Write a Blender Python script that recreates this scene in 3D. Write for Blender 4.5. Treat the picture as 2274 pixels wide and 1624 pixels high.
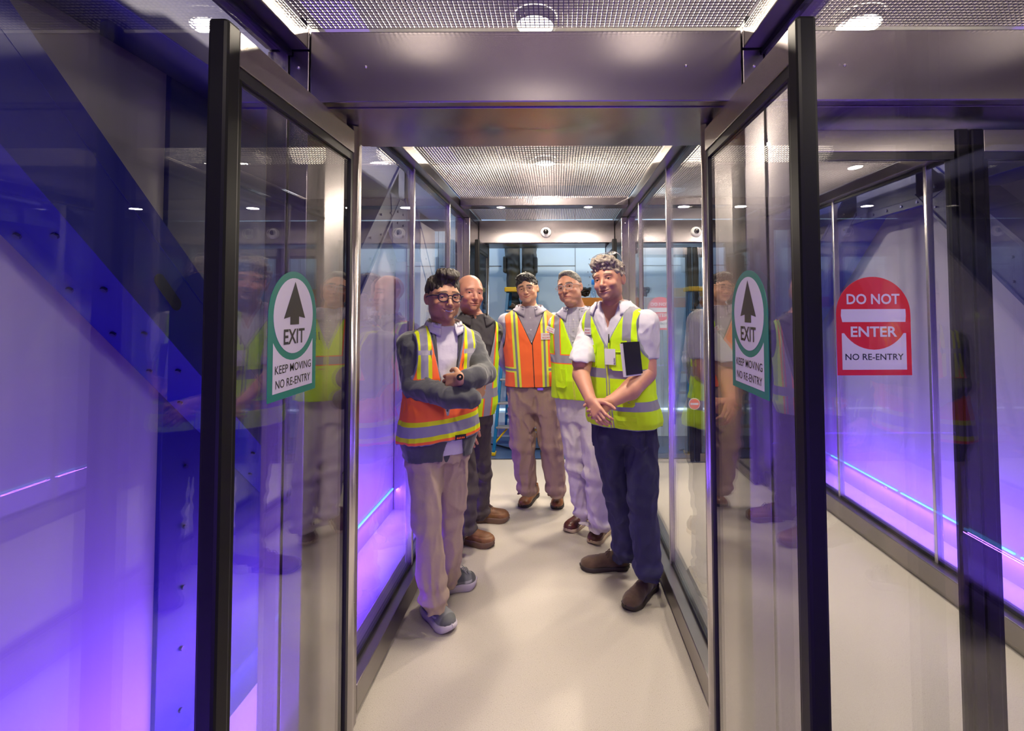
import bpy, bmesh, math, random
import numpy as np
from math import sin, cos, radians, pi, sqrt
from mathutils import Vector, Matrix
random.seed(7); np.random.seed(7)
sc = bpy.context.scene
for o in list(bpy.data.objects): bpy.data.objects.remove(o)
C = sc.collection
S = 0.94          # all plans below are drawn in survey units; one unit is 0.94 m

# ------------------------------------------------------------------ camera
FPX = 1064.0; HEYE = 1.65
PITCH = radians(2.0); ROLL = radians(0.22)
PPX, PPY = 1234.86, 644.85
cam = bpy.data.objects.new('camera', bpy.data.cameras.new('camera')); C.objects.link(cam)
cam.data.sensor_width = 36.0; cam.data.sensor_fit = 'HORIZONTAL'
cam.data.lens = FPX / 2274 * 36.0
cam.data.shift_x = (1137 - PPX) / 2274
cam.data.shift_y = -(812 - PPY) / 2274
cam.data.clip_start = 0.05
F_ = Vector((0, cos(PITCH), sin(PITCH))); R0 = Vector((1, 0, 0)); U0 = R0.cross(F_)
R_ = R0*cos(ROLL) - U0*sin(ROLL); U_ = U0*cos(ROLL) + R0*sin(ROLL)
M = Matrix((R_, U_, -F_)).transposed().to_4x4(); M.translation = Vector((0, 0, HEYE*S))
cam.matrix_world = M
sc.camera = cam

# ------------------------------------------------------------------ world, exposure
w = bpy.data.worlds.new('world'); sc.world = w; w.use_nodes = True
bg = w.node_tree.nodes['Background']; bg.inputs[0].default_value = (0.10, 0.11, 0.20, 1); bg.inputs[1].default_value = 0.25
sc.view_settings.view_transform = 'Standard'; sc.view_settings.look = 'None'
sc.view_settings.gamma = 1.0; sc.view_settings.use_curve_mapping = False
sc.view_settings.exposure = 0.0
cy = sc.cycles
cy.max_bounces = 8; cy.diffuse_bounces = 3; cy.glossy_bounces = 4; cy.transparent_max_bounces = 20
cy.transmission_bounces = 4; cy.sample_clamp_indirect = 4.0; cy.caustics_reflective = False; cy.caustics_refractive = False
cy.use_denoising = True; cy.use_adaptive_sampling = True; cy.adaptive_threshold = 0.02

WARM = (1.0, 0.86, 0.68); VIOLET = (0.22, 0.07, 1.0); COOL = (0.62, 0.82, 1.0)

def light(name, kind, loc, power, color, size=None, sizey=None, rot=(0,0,0), spot=None, spread=None, blend=0.5):
    d = bpy.data.lights.new(name, kind); d.energy = power; d.color = color
    if kind == 'AREA':
        d.shape = 'RECTANGLE' if sizey else 'DISK'; d.size = size*S
        if sizey: d.size_y = sizey*S
        if spread: d.spread = radians(spread)
    elif kind == 'POINT': d.shadow_soft_size = size*S
    elif kind == 'SPOT': d.shadow_soft_size = size*S; d.spot_size = radians(spot); d.spot_blend = blend
    o = bpy.data.objects.new(name, d); C.objects.link(o)
    o.location = Vector(loc)*S; o.rotation_euler = rot
    return o
LANES = ((-0.80, 0.61), (0.755, 2.165))
LAMPS_Y = (.05, 2.25, 4.45)
for (a, b) in LANES:
    xm = (a+b)/2
    for Y, pw in zip(LAMPS_Y, (3, 74, 46)):
        light('ceiling_lamp_light', 'AREA', (xm, Y, 2.99), pw, WARM, 0.17)
    for Y in (1.1, 2.7, 3.5, 4.6):
        for dx in (-.45, .45): light('plenum_fill', 'POINT', (xm+dx, Y, 2.80), 4, WARM, 0.12)  # added point lights that brighten the plenum above the mesh
    for Y in (0.55, 4.035):
        for dx in (-0.37, 0.37):
            light('beam_downlight', 'AREA', (xm+dx, Y, 2.4945), 8 if Y < 1 else 22, WARM, 0.068)
# violet LED strips low on the outer walls, shining down and out from under the strip
for X, sgn, th in ((-1.305, 1, 42), (2.67, -1, 27)):
    light('led_glow', 'AREA', (X, 1.7, 0.172), 62, VIOLET, 0.02, 6.2, rot=(0, -sgn*radians(th), 0))
for X, sgn in ((-.95, 1), (2.315, -1)):     # added violet fill at the glass base, aimed at the outer walls, emitters unseen
    light('wall_wash_fill', 'AREA', (X, 1.7, 0.150), 100, VIOLET, 0.02, 6.2, rot=(0, sgn*radians(118), 0))
for X in (-0.1, 1.46):      # added violet fill behind the camera, tints the reflections in the steel
    light('hall_wash_fill', 'AREA', (X, -2.45, 0.10), 45, VIOLET, 1.3, 0.03, rot=(radians(150), 0, 0))
# cool fluorescent battens in the room past the far doors
light('room_batten', 'AREA', (0.5, 5.75, 3.05), 32, COOL, 4.5, 0.3, rot=(0, 0, 0))
# ------------------------------------------------------------------ materials
def newmat(name):
    m = bpy.data.materials.new(name); m.use_nodes = True
    nt = m.node_tree; nt.nodes.clear()
    out = nt.nodes.new('ShaderNodeOutputMaterial'); p = nt.nodes.new('ShaderNodeBsdfPrincipled')
    nt.links.new(p.outputs[0], out.inputs[0]); return m, nt, p, out
def N(nt, t, **k):
    n = nt.nodes.new(t)
    for a, v in k.items(): setattr(n, a, v)
    return n
def mat(name, col, rough=0.6, metal=0.0, noise=0.0, nscale=30, bump=0.0, bscale=200, stretch=None, spec=None, sub=0.0, emit=None, estr=0, aniso=0, sheen=0, coat=0):
    m, nt, p, out = newmat(name)
    p.inputs['Base Color'].default_value = (*col, 1); p.inputs['Roughness'].default_value = rough
    p.inputs['Metallic'].default_value = metal
    if spec is not None: p.inputs['Specular IOR Level'].default_value = spec
    if emit: p.inputs['Emission Color'].default_value = (*emit, 1); p.inputs['Emission Strength'].default_value = estr
    if sub: p.inputs['Subsurface Weight'].default_value = sub; p.inputs['Subsurface Radius'].default_value = (0.01, 0.004, 0.002); p.inputs['Subsurface Scale'].default_value = 1.0
    if sheen: p.inputs['Sheen Weight'].default_value = sheen
    if coat: p.inputs['Coat Weight'].default_value = coat
    if aniso: p.inputs['Anisotropic'].default_value = aniso
    tc = N(nt, 'ShaderNodeTexCoord'); mp = N(nt, 'ShaderNodeMapping')
    nt.links.new(tc.outputs['Object'], mp.inputs[0])
    if stretch: mp.inputs['Scale'].default_value = stretch
    if noise:
        n = N(nt, 'ShaderNodeTexNoise'); n.inputs['Scale'].default_value = nscale; n.inputs['Detail'].default_value = 4
        nt.links.new(mp.outputs[0], n.inputs['Vector'])
        mx = N(nt, 'ShaderNodeMixRGB', blend_type='MULTIPLY'); mx.inputs[0].default_value = 1
        cr = N(nt, 'ShaderNodeMapRange'); cr.inputs['To Min'].default_value = 1-noise; cr.inputs['To Max'].default_value = 1+noise
        cr.inputs['From Min'].default_value = .3; cr.inputs['From Max'].default_value = .7
        nt.links.new(n.outputs[0], cr.inputs[0]); mx.inputs[1].default_value = (*col, 1)
        nt.links.new(cr.outputs[0], mx.inputs[2]); nt.links.new(mx.outputs[0], p.inputs['Base Color'])
    if bump:
        n = N(nt, 'ShaderNodeTexNoise'); n.inputs['Scale'].default_value = bscale; n.inputs['Detail'].default_value = 3
        nt.links.new(mp.outputs[0], n.inputs['Vector'])
        b = N(nt, 'ShaderNodeBump'); b.inputs['Strength'].default_value = bump; b.inputs['Distance'].default_value = 0.003
        nt.links.new(n.outputs[0], b.inputs['Height']); nt.links.new(b.outputs[0], p.inputs['Normal'])
    return m
def glassmat(name, tint, k=0.045, gain=1.0, rough=0.0):
    m = bpy.data.materials.new(name); m.use_nodes = True; nt = m.node_tree; nt.nodes.clear()
    out = N(nt, 'ShaderNodeOutputMaterial'); mx = N(nt, 'ShaderNodeMixShader'); tr = N(nt, 'ShaderNodeBsdfTransparent'); gl = N(nt, 'ShaderNodeBsdfGlossy')
    tr.inputs[0].default_value = (*tint, 1); gl.inputs['Roughness'].default_value = rough; gl.inputs[0].default_value = (1, 1, 1, 1)
    lw = N(nt, 'ShaderNodeLayerWeight'); lw.inputs[0].default_value = 0.5
    pw = N(nt, 'ShaderNodeMath', operation='POWER'); pw.inputs[1].default_value = 5
    ml = N(nt, 'ShaderNodeMath', operation='MULTIPLY_ADD'); ml.inputs[1].default_value = (1-k); ml.inputs[2].default_value = k
    g = N(nt, 'ShaderNodeMath', operation='MULTIPLY', use_clamp=True); g.inputs[1].default_value = gain
    nt.links.new(lw.outputs['Facing'], pw.inputs[0]); nt.links.new(pw.outputs[0], ml.inputs[0]); nt.links.new(ml.outputs[0], g.inputs[0])
    nt.links.new(g.outputs[0], mx.inputs[0]); nt.links.new(tr.outputs[0], mx.inputs[1]); nt.links.new(gl.outputs[0], mx.inputs[2]); nt.links.new(mx.outputs[0], out.inputs[0])
    return m
def steelmat(name, col, rough, axis):
    # brushed stainless: fine streaks along one axis, highlights drawn out across it
    m, nt, p, out = newmat(name)
    p.inputs['Metallic'].default_value = 1; p.inputs['Base Color'].default_value = (*col, 1); p.inputs['Roughness'].default_value = rough
    tc = N(nt, 'ShaderNodeTexCoord'); mp = N(nt, 'ShaderNodeMapping'); nt.links.new(tc.outputs['Object'], mp.inputs[0])
    sc_ = [1400, 1400, 1400]; sc_[axis] = 3; mp.inputs['Scale'].default_value = sc_
    n = N(nt, 'ShaderNodeTexNoise'); n.inputs['Scale'].default_value = 1; n.inputs['Detail'].default_value = 2
    nt.links.new(mp.outputs[0], n.inputs['Vector'])
    r = N(nt, 'ShaderNodeMapRange'); r.inputs['To Min'].default_value = rough*0.92; r.inputs['To Max'].default_value = rough*1.08
    nt.links.new(n.outputs[0], r.inputs[0])
    tg = N(nt, 'ShaderNodeTangent', direction_type='RADIAL', axis='XYZ'[2])
    if axis == 2: 
        tg.axis = 'Z'
    p.inputs['Anisotropic'].default_value = 0.75
    p.inputs['Anisotropic Rotation'].default_value = 0.0 if axis != 2 else 0.25
    nt.links.new(tg.outputs[0], p.inputs['Tangent'])
    return m
MT = {}
MT['steel_h'] = steelmat('brushed_steel_horizontal', (.27, .245, .26), .27, 0)
MT['steel_v'] = steelmat('brushed_steel_vertical', (.34, .31, .31), .27, 2)
MT['steel_y'] = mat('brushed_steel_long', (.30, .28, .27), .32, 1, noise=.05, nscale=3)
MT['tube'] = mat('polished_tube', (.74, .70, .70), .26, 1)
MT['dark'] = mat('black_gasket', (.006, .006, .007), .45)
MT['stile'] = mat('black_anodised', (.004, .004, .005), .45, 0, spec=.15)
MT['grate'] = mat('grating_steel', (.16, .14, .15), .42, 1)
MT['plenum'] = mat('plenum_white', (.86, .83, .78), .8)
MT['white'] = mat('white_wall', (.35, .32, .38), .5, noise=.03, nscale=2)
MT['navy'] = mat('navy_steel_paint', (.003, .005, .12), .5, noise=.08, nscale=4)
MT['bolt'] = mat('bolt_dark', (.03, .03, .12), .35, .6)
MT['glass'] = glassmat('clear_glass', (.955, .965, .97), .045, 1.25)
MT['doorglass'] = glassmat('door_glass', (.93, .935, .945), .05, 1.35)
MT['hallwall'] = mat('hall_wall', (.30, .29, .33), .8)
MT['gapfloor'] = mat('grey_plinth', (.34, .33, .40), .6, noise=.06, nscale=6)
MT['farwall'] = mat('pale_blue_wall', (.50, .66, .82), .6, noise=.03, nscale=1.5)
MT['groove'] = mat('shadow_gap', (.12, .15, .19), .7)
MT['red'] = mat('sign_red', (.62, .006, .012), .4)
MT['green'] = mat('sign_green', (.0, .19, .13), .4)
MT['signwhite'] = mat('sign_white', (.62, .58, .66), .45)
MT['signblack'] = mat('sign_black', (.01, .01, .012), .35)
MT['lampwhite'] = mat('lamp_diffuser', (.9, .9, .85), .5, emit=(1, .93, .82), estr=9)
MT['downlight'] = mat('downlight_lens', (.9, .9, .85), .5, emit=(1, .90, .74), estr=14)
MT['ring'] = mat('lamp_ring', (.55, .55, .52), .4)
MT['led'] = mat('led_strip', (.2, .6, 1), .4, emit=(.20, .66, 1.0), estr=1.5)
MT['whiteplastic'] = mat('white_plastic', (.72, .70, .72), .35)
MT['dome'] = mat('smoked_dome', (.008, .008, .010), .06, coat=.5)
MT['kick'] = mat('base_strip_light', (.8, .85, .9), .5, emit=(.75, .9, 1), estr=.9)
# terrazzo floor
def terrazzo(name, base, specks, scale, rough):
    m, nt, p, out = newmat(name); tc = N(nt, 'ShaderNodeTexCoord')
    v = N(nt, 'ShaderNodeTexVoronoi'); v.inputs['Scale'].default_value = scale; v.inputs['Randomness'].default_value = 1
    nt.links.new(tc.outputs['Object'], v.inputs[0])
    lt = N(nt, 'ShaderNodeMath', operation='LESS_THAN'); lt.inputs[1].default_value = .16; nt.links.new(v.outputs['Distance'], lt.inputs[0])
    sep = N(nt, 'ShaderNodeSeparateColor'); nt.links.new(v.outputs['Color'], sep.inputs[0])
    g = N(nt, 'ShaderNodeMath', operation='GREATER_THAN'); g.inputs[1].default_value = .62; nt.links.new(sep.outputs[0], g.inputs[0])
    mu = N(nt, 'ShaderNodeMath', operation='MULTIPLY'); nt.links.new(lt.outputs[0], mu.inputs[0]); nt.links.new(g.outputs[0], mu.inputs[1])
    n2 = N(nt, 'ShaderNodeTexNoise'); n2.inputs['Scale'].default_value = 300; nt.links.new(tc.outputs['Object'], n2.inputs[0])
    cr = N(nt, 'ShaderNodeValToRGB'); cr.color_ramp.elements[0].color = (base[0]*.86, base[1]*.86, base[2]*.85, 1); cr.color_ramp.elements[0].position = .35
    cr.color_ramp.elements[1].color = (base[0]*1.05, base[1]*1.05, base[2]*1.05, 1); cr.color_ramp.elements[1].position = .6
    nt.links.new(n2.outputs[0], cr.inputs[0])
    cs = N(nt, 'ShaderNodeMixRGB'); cs.inputs[1].default_value = (*specks[0], 1); cs.inputs[2].default_value = (*specks[1], 1); nt.links.new(sep.outputs[1], cs.inputs[0])
    mx = N(nt, 'ShaderNodeMixRGB'); nt.links.new(mu.outputs[0], mx.inputs[0]); nt.links.new(cr.outputs[0], mx.inputs[1]); nt.links.new(cs.outputs[0], mx.inputs[2])
    nt.links.new(mx.outputs[0], p.inputs['Base Color']); p.inputs['Roughness'].default_value = rough
    return m
MT['floor'] = terrazzo('cream_terrazzo', (.545, .495, .445), ((.20, .12, .07), (.32, .28, .24)), 170, .42)
MT['bluefloor'] = terrazzo('blue_floor', (.035, .075, .19), ((.10, .14, .25), (.02, .03, .06)), 120, .3)

# ------------------------------------------------------------------ object helpers
ROOT = {}
def empty(name, loc, label, cat, group=None):
    o = bpy.data.objects.new(name, None); C.objects.link(o); o.empty_display_size = .05
    o.location = Vector(loc)*S; ROOT[o] = Vector(loc)
    o['label'] = label; o['category'] = cat
    if group: o['group'] = group
    return o
def tag(o, label, cat, group=None):
    o['label'] = label; o['category'] = cat
    if group: o['group'] = group
    return o
def structure(o): o['kind'] = 'structure'; return o
def rootloc(parent):
    while parent is not None:
        if parent in ROOT: return ROOT[parent]
        parent = parent.parent
    return Vector((0, 0, 0))
def mesh_obj(name, verts, faces, m, parent=None, smooth=False, origin=None):
    """verts in survey units, world position; the object hangs off its thing's base"""
    v = np.asarray(verts, float)
    off = np.array(rootloc(parent)) if parent is not None else (np.array(origin, float) if origin is not None else np.zeros(3))
    me = bpy.data.meshes.new(name); me.from_pydata(((v-off)*S).tolist(), [], [tuple(map(int, f)) for f in faces] if not isinstance(faces, np.ndarray) else faces.tolist())
    me.materials.append(m) if m else None
    if smooth: me.polygons.foreach_set('use_smooth', [True]*len(me.polygons))
    me.update()
    o = bpy.data.objects.new(name, me); C.objects.link(o)
    if parent is not None: o.parent = parent
    elif origin is not None: o.location = Vector(origin)*S; ROOT[o] = Vector(origin)
    return o
class MB:
    def __init__(s): s.v = []; s.f = []
    def box(s, x0, x1, y0, y1, z0, z1, bev=0.0):
        n = len(s.v)
        if bev <= 0:
            s.v += [(x0,y0,z0),(x1,y0,z0),(x1,y1,z0),(x0,y1,z0),(x0,y0,z1),(x1,y0,z1),(x1,y1,z1),(x0,y1,z1)]
            s.f += [tuple(n+i for i in q) for q in ((3,2,1,0),(4,5,6,7),(0,1,5,4),(1,2,6,5),(2,3,7,6),(3,0,4,7))]
        else:
            bm = bmesh.new(); bmesh.ops.create_cube(bm, size=1)
            for v in bm.verts: v.co = Vector(((x0+x1)/2+v.co.x*(x1-x0), (y0+y1)/2+v.co.y*(y1-y0), (z0+z1)/2+v.co.z*(z1-z0)))
            bmesh.ops.bevel(bm, geom=list(bm.edges), offset=bev, segments=2, affect='EDGES', profile=.5)
            s.addbm(bm)
        return s
    def addbm(s, bm):
        n = len(s.v); bm.verts.index_update(); s.v += [tuple(v.co) for v in bm.verts]; s.f += [tuple(n+v.index for v in f.verts) for f in bm.faces]; bm.free()
    def prism(s, poly, axis, a, b):
        """poly: 2D outline in the plane across `axis`, extruded from a to b"""
        n = len(s.v); k = len(poly)
        for t in (a, b):
            for (u, v) in poly:
                s.v.append({0: (t, u, v), 1: (u, t, v), 2: (u, v, t)}[axis])
        s.f.append(tuple(n+i for i in range(k))[::-1]); s.f.append(tuple(n+k+i for i in range(k)))
        for i in range(k): j = (i+1) % k; s.f.append((n+i, n+j, n+k+j, n+k+i))
        return s
    def cyl(s, p0, p1, r0, r1=None, n=16, cap=True):
        r1 = r0 if r1 is None else r1
        p0 = Vector(p0); p1 = Vector(p1); d = (p1-p0).normalized(); a = d.orthogonal().normalized(); b = d.cross(a); k = len(s.v)
        for p, r in ((p0, r0), (p1, r1)):
            for i in range(n): t = 2*pi*i/n; s.v.append(tuple(p+a*r*cos(t)+b*r*sin(t)))
        for i in range(n): j = (i+1) % n; s.f.append((k+i, k+j, k+n+j, k+n+i))
        if cap: s.f.append(tuple(k+i for i in range(n))[::-1]); s.f.append(tuple(k+n+i for i in range(n)))
        return s
    def tube(s, pts, r, n=8):
        pts = [Vector(p) for p in pts]; k = len(s.v); m = len(pts)
        up = None
        for i, p in enumerate(pts):
            d = (pts[min(i+1, m-1)]-pts[max(i-1, 0)]).normalized()
            if up is None: up = d.orthogonal().normalized()
            up = (up - d*up.dot(d)).normalized(); b = d.cross(up)
            for j in range(n): t = 2*pi*j/n; s.v.append(tuple(p+up*r*cos(t)+b*r*sin(t)))
        for i in range(m-1):
            for j in range(n): q = (j+1) % n; s.f.append((k+i*n+j, k+i*n+q, k+(i+1)*n+q, k+(i+1)*n+j))
        s.f.append(tuple(k+j for j in range(n))[::-1]); s.f.append(tuple(k+(m-1)*n+j for j in range(n)))
        return s
    def lathe(s, prof, c, n=32, axis=2):
        k = len(s.v); c = Vector(c)
        for (r, h) in prof:
            for i in range(n):
                t = 2*pi*i/n; u, v = r*cos(t), r*sin(t)
                s.v.append(tuple(c + Vector({2: (u, v, h), 1: (u, h, v), 0: (h, u, v)}[axis])))
        for a in range(len(prof)-1):
            for i in range(n): j = (i+1) % n; s.f.append((k+a*n+i, k+a*n+j, k+(a+1)*n+j, k+(a+1)*n+i))
        return s
    def build(s, name, m, parent=None, smooth=False, origin=None): return mesh_obj(name, s.v, s.f, m, parent, smooth, origin)
def textmesh(txt, size, bold=0.0, xs=1.0):
    cu = bpy.data.curves.new('t', 'FONT'); cu.body = txt; cu.size = size; cu.align_x = 'CENTER'; cu.offset = bold; cu.resolution_u = 3; cu.space_character = 1.0
    o = bpy.data.objects.new('t', cu); C.objects.link(o)
    dg = bpy.context.evaluated_depsgraph_get(); dg.update(); me = o.evaluated_get(dg).to_mesh()
    v = [(a.co.x*xs, a.co.y) for a in me.vertices]; f = [tuple(p.vertices) for p in me.polygons]
    o.evaluated_get(dg).to_mesh_clear(); bpy.data.objects.remove(o); bpy.data.curves.remove(cu)
    xs_ = [p[0] for p in v]; ys = [p[1] for p in v]
    cx = (min(xs_)+max(xs_))/2
    return [(x-cx, y) for x, y in v], f, max(xs_)-min(xs_), max(ys)
def text_on(name, txt, width, height, place, m, parent, bold=0.0):
    """flat lettering fitted to width x height; place(u, v) -> world point, u,v from the line's centre-bottom"""
    v, f, wd, ht = textmesh(txt, 1.0, bold)
    kx = width/wd; ky = height/ht
    return mesh_obj(name, [place(x*kx, y*ky) for x, y in v], f, m, parent)
# ------------------------------------------------------------------ setting
Y0, YF = -2.6, 5.26
structure(MB().box(-3.2, 3.6, Y0, YF, -.05, 0).build('floor', MT['floor']))
structure(MB().box(-3.2, 3.6, YF, 6.6, -.05, -.001).build('floor', MT['bluefloor']))
structure(MB().box(-3.2, 3.6, Y0, 5.45, 3.04, 3.09).build('ceiling', MT['plenum']))
structure(MB().box(-3.2, 3.6, 5.45, 6.7, 3.28, 3.33).build('ceiling', MT['farwall']))
structure(MB().box(-3.2, 3.6, Y0-.05, Y0, 0, 3.04).build('wall_back', MT['hallwall']))
for x0, x1 in ((-1.334, -.936), (2.301, 2.699)):
    structure(MB().box(x0, x1, Y0, 5.0, .0005, .006).build('trim_plinth', MT['gapfloor']))
for nm, x0, x1 in (('wall_left', -1.385, -1.335), ('wall_right', 2.70, 2.75)):
    structure(MB().box(x0, x1, Y0, 5.0, 0, 3.04).build(nm, MT['white']))
structure(MB().box(-3.2, 3.6, 6.30, 6.40, 0, 3.3).build('wall_far', MT['farwall']))
structure(MB().box(-3.25, -3.2, 5.0, 6.40, 0, 3.3).build('wall_far_left', MT['farwall']))
structure(MB().box(3.6, 3.65, 5.0, 6.40, 0, 3.3).build('wall_far_right', MT['farwall']))
structure(MB().box(-3.2, 3.6, 6.17, 6.30, 0, .30).build('baseboard_far', MT['farwall']))
structure(MB().box(-3.2, 3.6, 6.285, 6.297, .305, .33).build('trim_1', MT['kick']))
structure(MB().box(-3.2, 3.6, 5.245, 5.275, -.01, .004).build('trim_2', MT['steel_h']))
# grooves of the flush wall panels
g = MB()
for x in (-1.55, -.62, .255, .95, 1.9): g.box(x-.003, x+.003, 6.294, 6.301, .34, 3.2)
g.box(.255-.62, .255, 6.294, 6.301, 2.19, 2.197); g.box(-.62-.9, -.62-.1, 6.294, 6.301, 2.19, 2.197)
structure(g.build('trim_3', MT['groove']))
pm = MB()
for i in range(9):
    pm.cyl((.42+.012*(i % 3), 6.292, 1.6+.085*i+.02*(i % 2)), (.42+.012*(i % 3), 6.301, 1.6+.085*i+.02*(i % 2)), .006, n=6)
structure(pm.build('trim_4', MT['groove']))

# walls of the glass lanes: base channel, glass, mullions, transom
WALLS = ((-.935, -.80, -.865, 'left'), (.61, .755, .68, 'middle'), (2.165, 2.30, 2.235, 'right'))
def run(x0, x1, xg, side, ya, yb, muls, nm):
    structure(MB().box(x0, x1, ya, yb, .035, .145, .004).box(x0+.02, x1-.02, ya, yb, 0, .035).build('baseboard_'+side, MT['steel_y']))
    structure(MB().box(x0, x1, ya, yb, 2.487, 2.56, .004).build('trim_'+side, MT['steel_y']))
    structure(MB().box(xg-.012, xg+.012, ya, yb, .1455, .165).box(xg-.012, xg+.012, ya, yb, 2.468, 2.4865).build('trim_gasket_'+side, MT['dark']))
    ys = [ya]+muls+[yb]
    for i in range(len(ys)-1):
        structure(MB().box(xg-.006, xg+.006, ys[i]+.012, ys[i+1]-.012, .166, 2.467).build('window_%d' % nm, MT['glass'])); nm += 1
    for y in muls:
        structure(MB().box(xg-.020, xg+.020, y-.012, y+.012, .1455, 2.4865, .004).build('trim_mullion_'+side, MT['tube']))
    return nm
nm = 1
for x0, x1, xg, side in WALLS:
    nm = run(x0, x1, xg, side, Y0+.01, 1.525, [-1.0], nm)
    nm = run(x0, x1, xg, side, 1.965, 4.43, [2.855, 3.815], nm)
    # stainless jambs either side of each header, in two leaves with a shadow gap at the glass line
    for ya, yb, tp in ((1.53, 1.96, 2.60), (4.435, 5.39, 2.60)):
        a, b = xg-.003, xg+.003
        mb = MB().box(x0, a, ya, yb, .002, 2.485, .003).box(b, x1, ya, yb, .002, 2.485, .003)
        structure(mb.build('trim_jamb_'+side, MT['steel_v']))
        structure(MB().box(x0+.01, x1-.01, ya+.006, yb-.006, .0, 2.60).build('trim_core_'+side, MT['dark']))
        structure(MB().box(x0, x1, ya, yb, 2.49, 2.56, .003).build('trim_cap_'+side, MT['steel_h']))
        s_ = MB()
        for xx in ((x0+a)/2+.003, (b+x1)/2-.003):
            for zz in (2.43,):
                s_.lathe([(.0, -.004), (.004, -.0035), (.006, 0), (.006, .002)], (xx, ya, zz), 10, 1)
        structure(s_.build('trim_screw_'+side, MT['tube'], smooth=True))

# headers over the doors
def header(x0, x1, y0, y1, label):
    t = empty('door_header', ((x0+x1)/2, y0, 2.312), label, 'header', None)
    MB().box(x0+.003, x1-.003, y0, y1, 2.315, 2.55, .004).build('casing', MT['steel_h'], t)
    MB().box(x0+.04, x1-.04, y0+.04, y1-.01, 2.311, 2.3149, .001).build('access_panel', MT['steel_h'], t)
    for xx in (x0+.185, x1-.185): MB().lathe([(.0, -.004), (.004, -.0035), (.006, 0), (.006, .003)], (xx, y0, 2.432), 10, 1).build('screw', MT['tube'], t, smooth=True)
    return t
header(*LANES[0], 1.53, 1.958, 'wide brushed steel header above the open doors nearest the viewer')
header(*LANES[1], 1.53, 1.958, 'brushed steel header with violet sheen above the closed doors at right')
header(*LANES[0], 4.94, 5.385, 'small brushed steel header with white dome camera over the far open doors')
header(*LANES[1], 4.94, 5.385, 'far steel header of the right lane seen through glass above closed doors')

# ceiling beams with two downlights each
for (a, b), wh in zip(LANES, ('centre', 'right')):
    for Y, vis in ((.55, 0), (4.035, 1)):
        t = empty('ceiling_beam', ((a+b)/2, Y, 2.495),
                  ('steel cross beam with two small downlights over the %s lane' % wh) if vis else ('steel cross beam above the viewer over the %s lane' % wh), 'beam')
        MB().box(a+.002, b-.002, Y-.07, Y+.07, 2.497, 2.575, .003).build('casing', MT['steel_h'], t)
        for dx in (-.37, .37):
            xm = (a+b)/2+dx
            d = MB().lathe([(.0, -.0005), (.034, -.0005), (.036, .003)], (xm, Y, 2.4955), 24).build('downlight', MT['downlight'], t)
            MB().lathe([(.036, -.001), (.043, -.001), (.044, .002)], (xm, Y, 2.4955), 24).build('trim_ring', MT['tube'], d)

# expanded grating panels of the ceiling
def grating(x0, x1, y0, y1, px, py, hgt, wd, label):
    mb = MB()
    n = int(round((x1-x0)/px))
    for i in range(n+1):
        x = x0+(x1-x0)*i/n; mb.box(x-wd/2, x+wd/2, y0, y1, 2.556, 2.556+hgt)
    n = int(round((y1-y0)/py))
    for i in range(n+1):
        y = y0+(y1-y0)*i/n; mb.box(x0, x1, y-wd/2, y+wd/2, 2.5565, 2.558)
    return tag(mb.build('ceiling_grating', MT['grate'], origin=((x0+x1)/2, (y0+y1)/2, 2.556)), label, 'grating', 'steel mesh panels of the ceiling')
for (a, b), wh in zip(LANES, ('centre', 'right')):
    grating(a+.05, b-.05, -.9, .47, .03, .03, .006, .004, 'steel mesh ceiling panel overhead, just behind the viewer, %s lane' % wh)
    grating(a+.012, b-.012, .63, 1.525, .0150, .0140, .004, .0030, 'steel mesh ceiling panel with round lamp before the near header, %s lane' % wh)
    grating(a+.012, b-.012, 1.965, 3.0, .0165, .036, .004, .0055, 'bright steel mesh ceiling panel just past the near header, %s lane' % wh)
    grating(a+.012, b-.012, 3.01, 3.958, .0165, .0150, .012, .0030, 'ribbed steel mesh ceiling panel before the beam, %s lane' % wh)
    grating(a+.012, b-.012, 4.112, 4.93, .0165, .0150, .012, .0030, 'steel mesh ceiling panel between beam and far header, %s lane' % wh)
    for Y in LAMPS_Y:
        nm_ = {.05: 'overhead of the viewer', 2.25: 'past the near header', 4.45: 'towards the far header'}[Y]; xm = (a+b)/2
        t = empty('ceiling_lamp', (xm, Y, 2.99), 'round white lamp above the mesh ceiling %s, %s lane' % (nm_, wh), 'lamp', 'round lamps above the ceiling mesh')
        MB().lathe([(.0, 0), (.085, 0), (.087, .004)], (xm, Y, 2.995), 32).build('diffuser', MT['lampwhite'], t)
        MB().lathe([(.087, -.003), (.101, -.003), (.102, .04)], (xm, Y, 2.997), 32).build('housing', MT['ring'], t, smooth=True)

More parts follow.
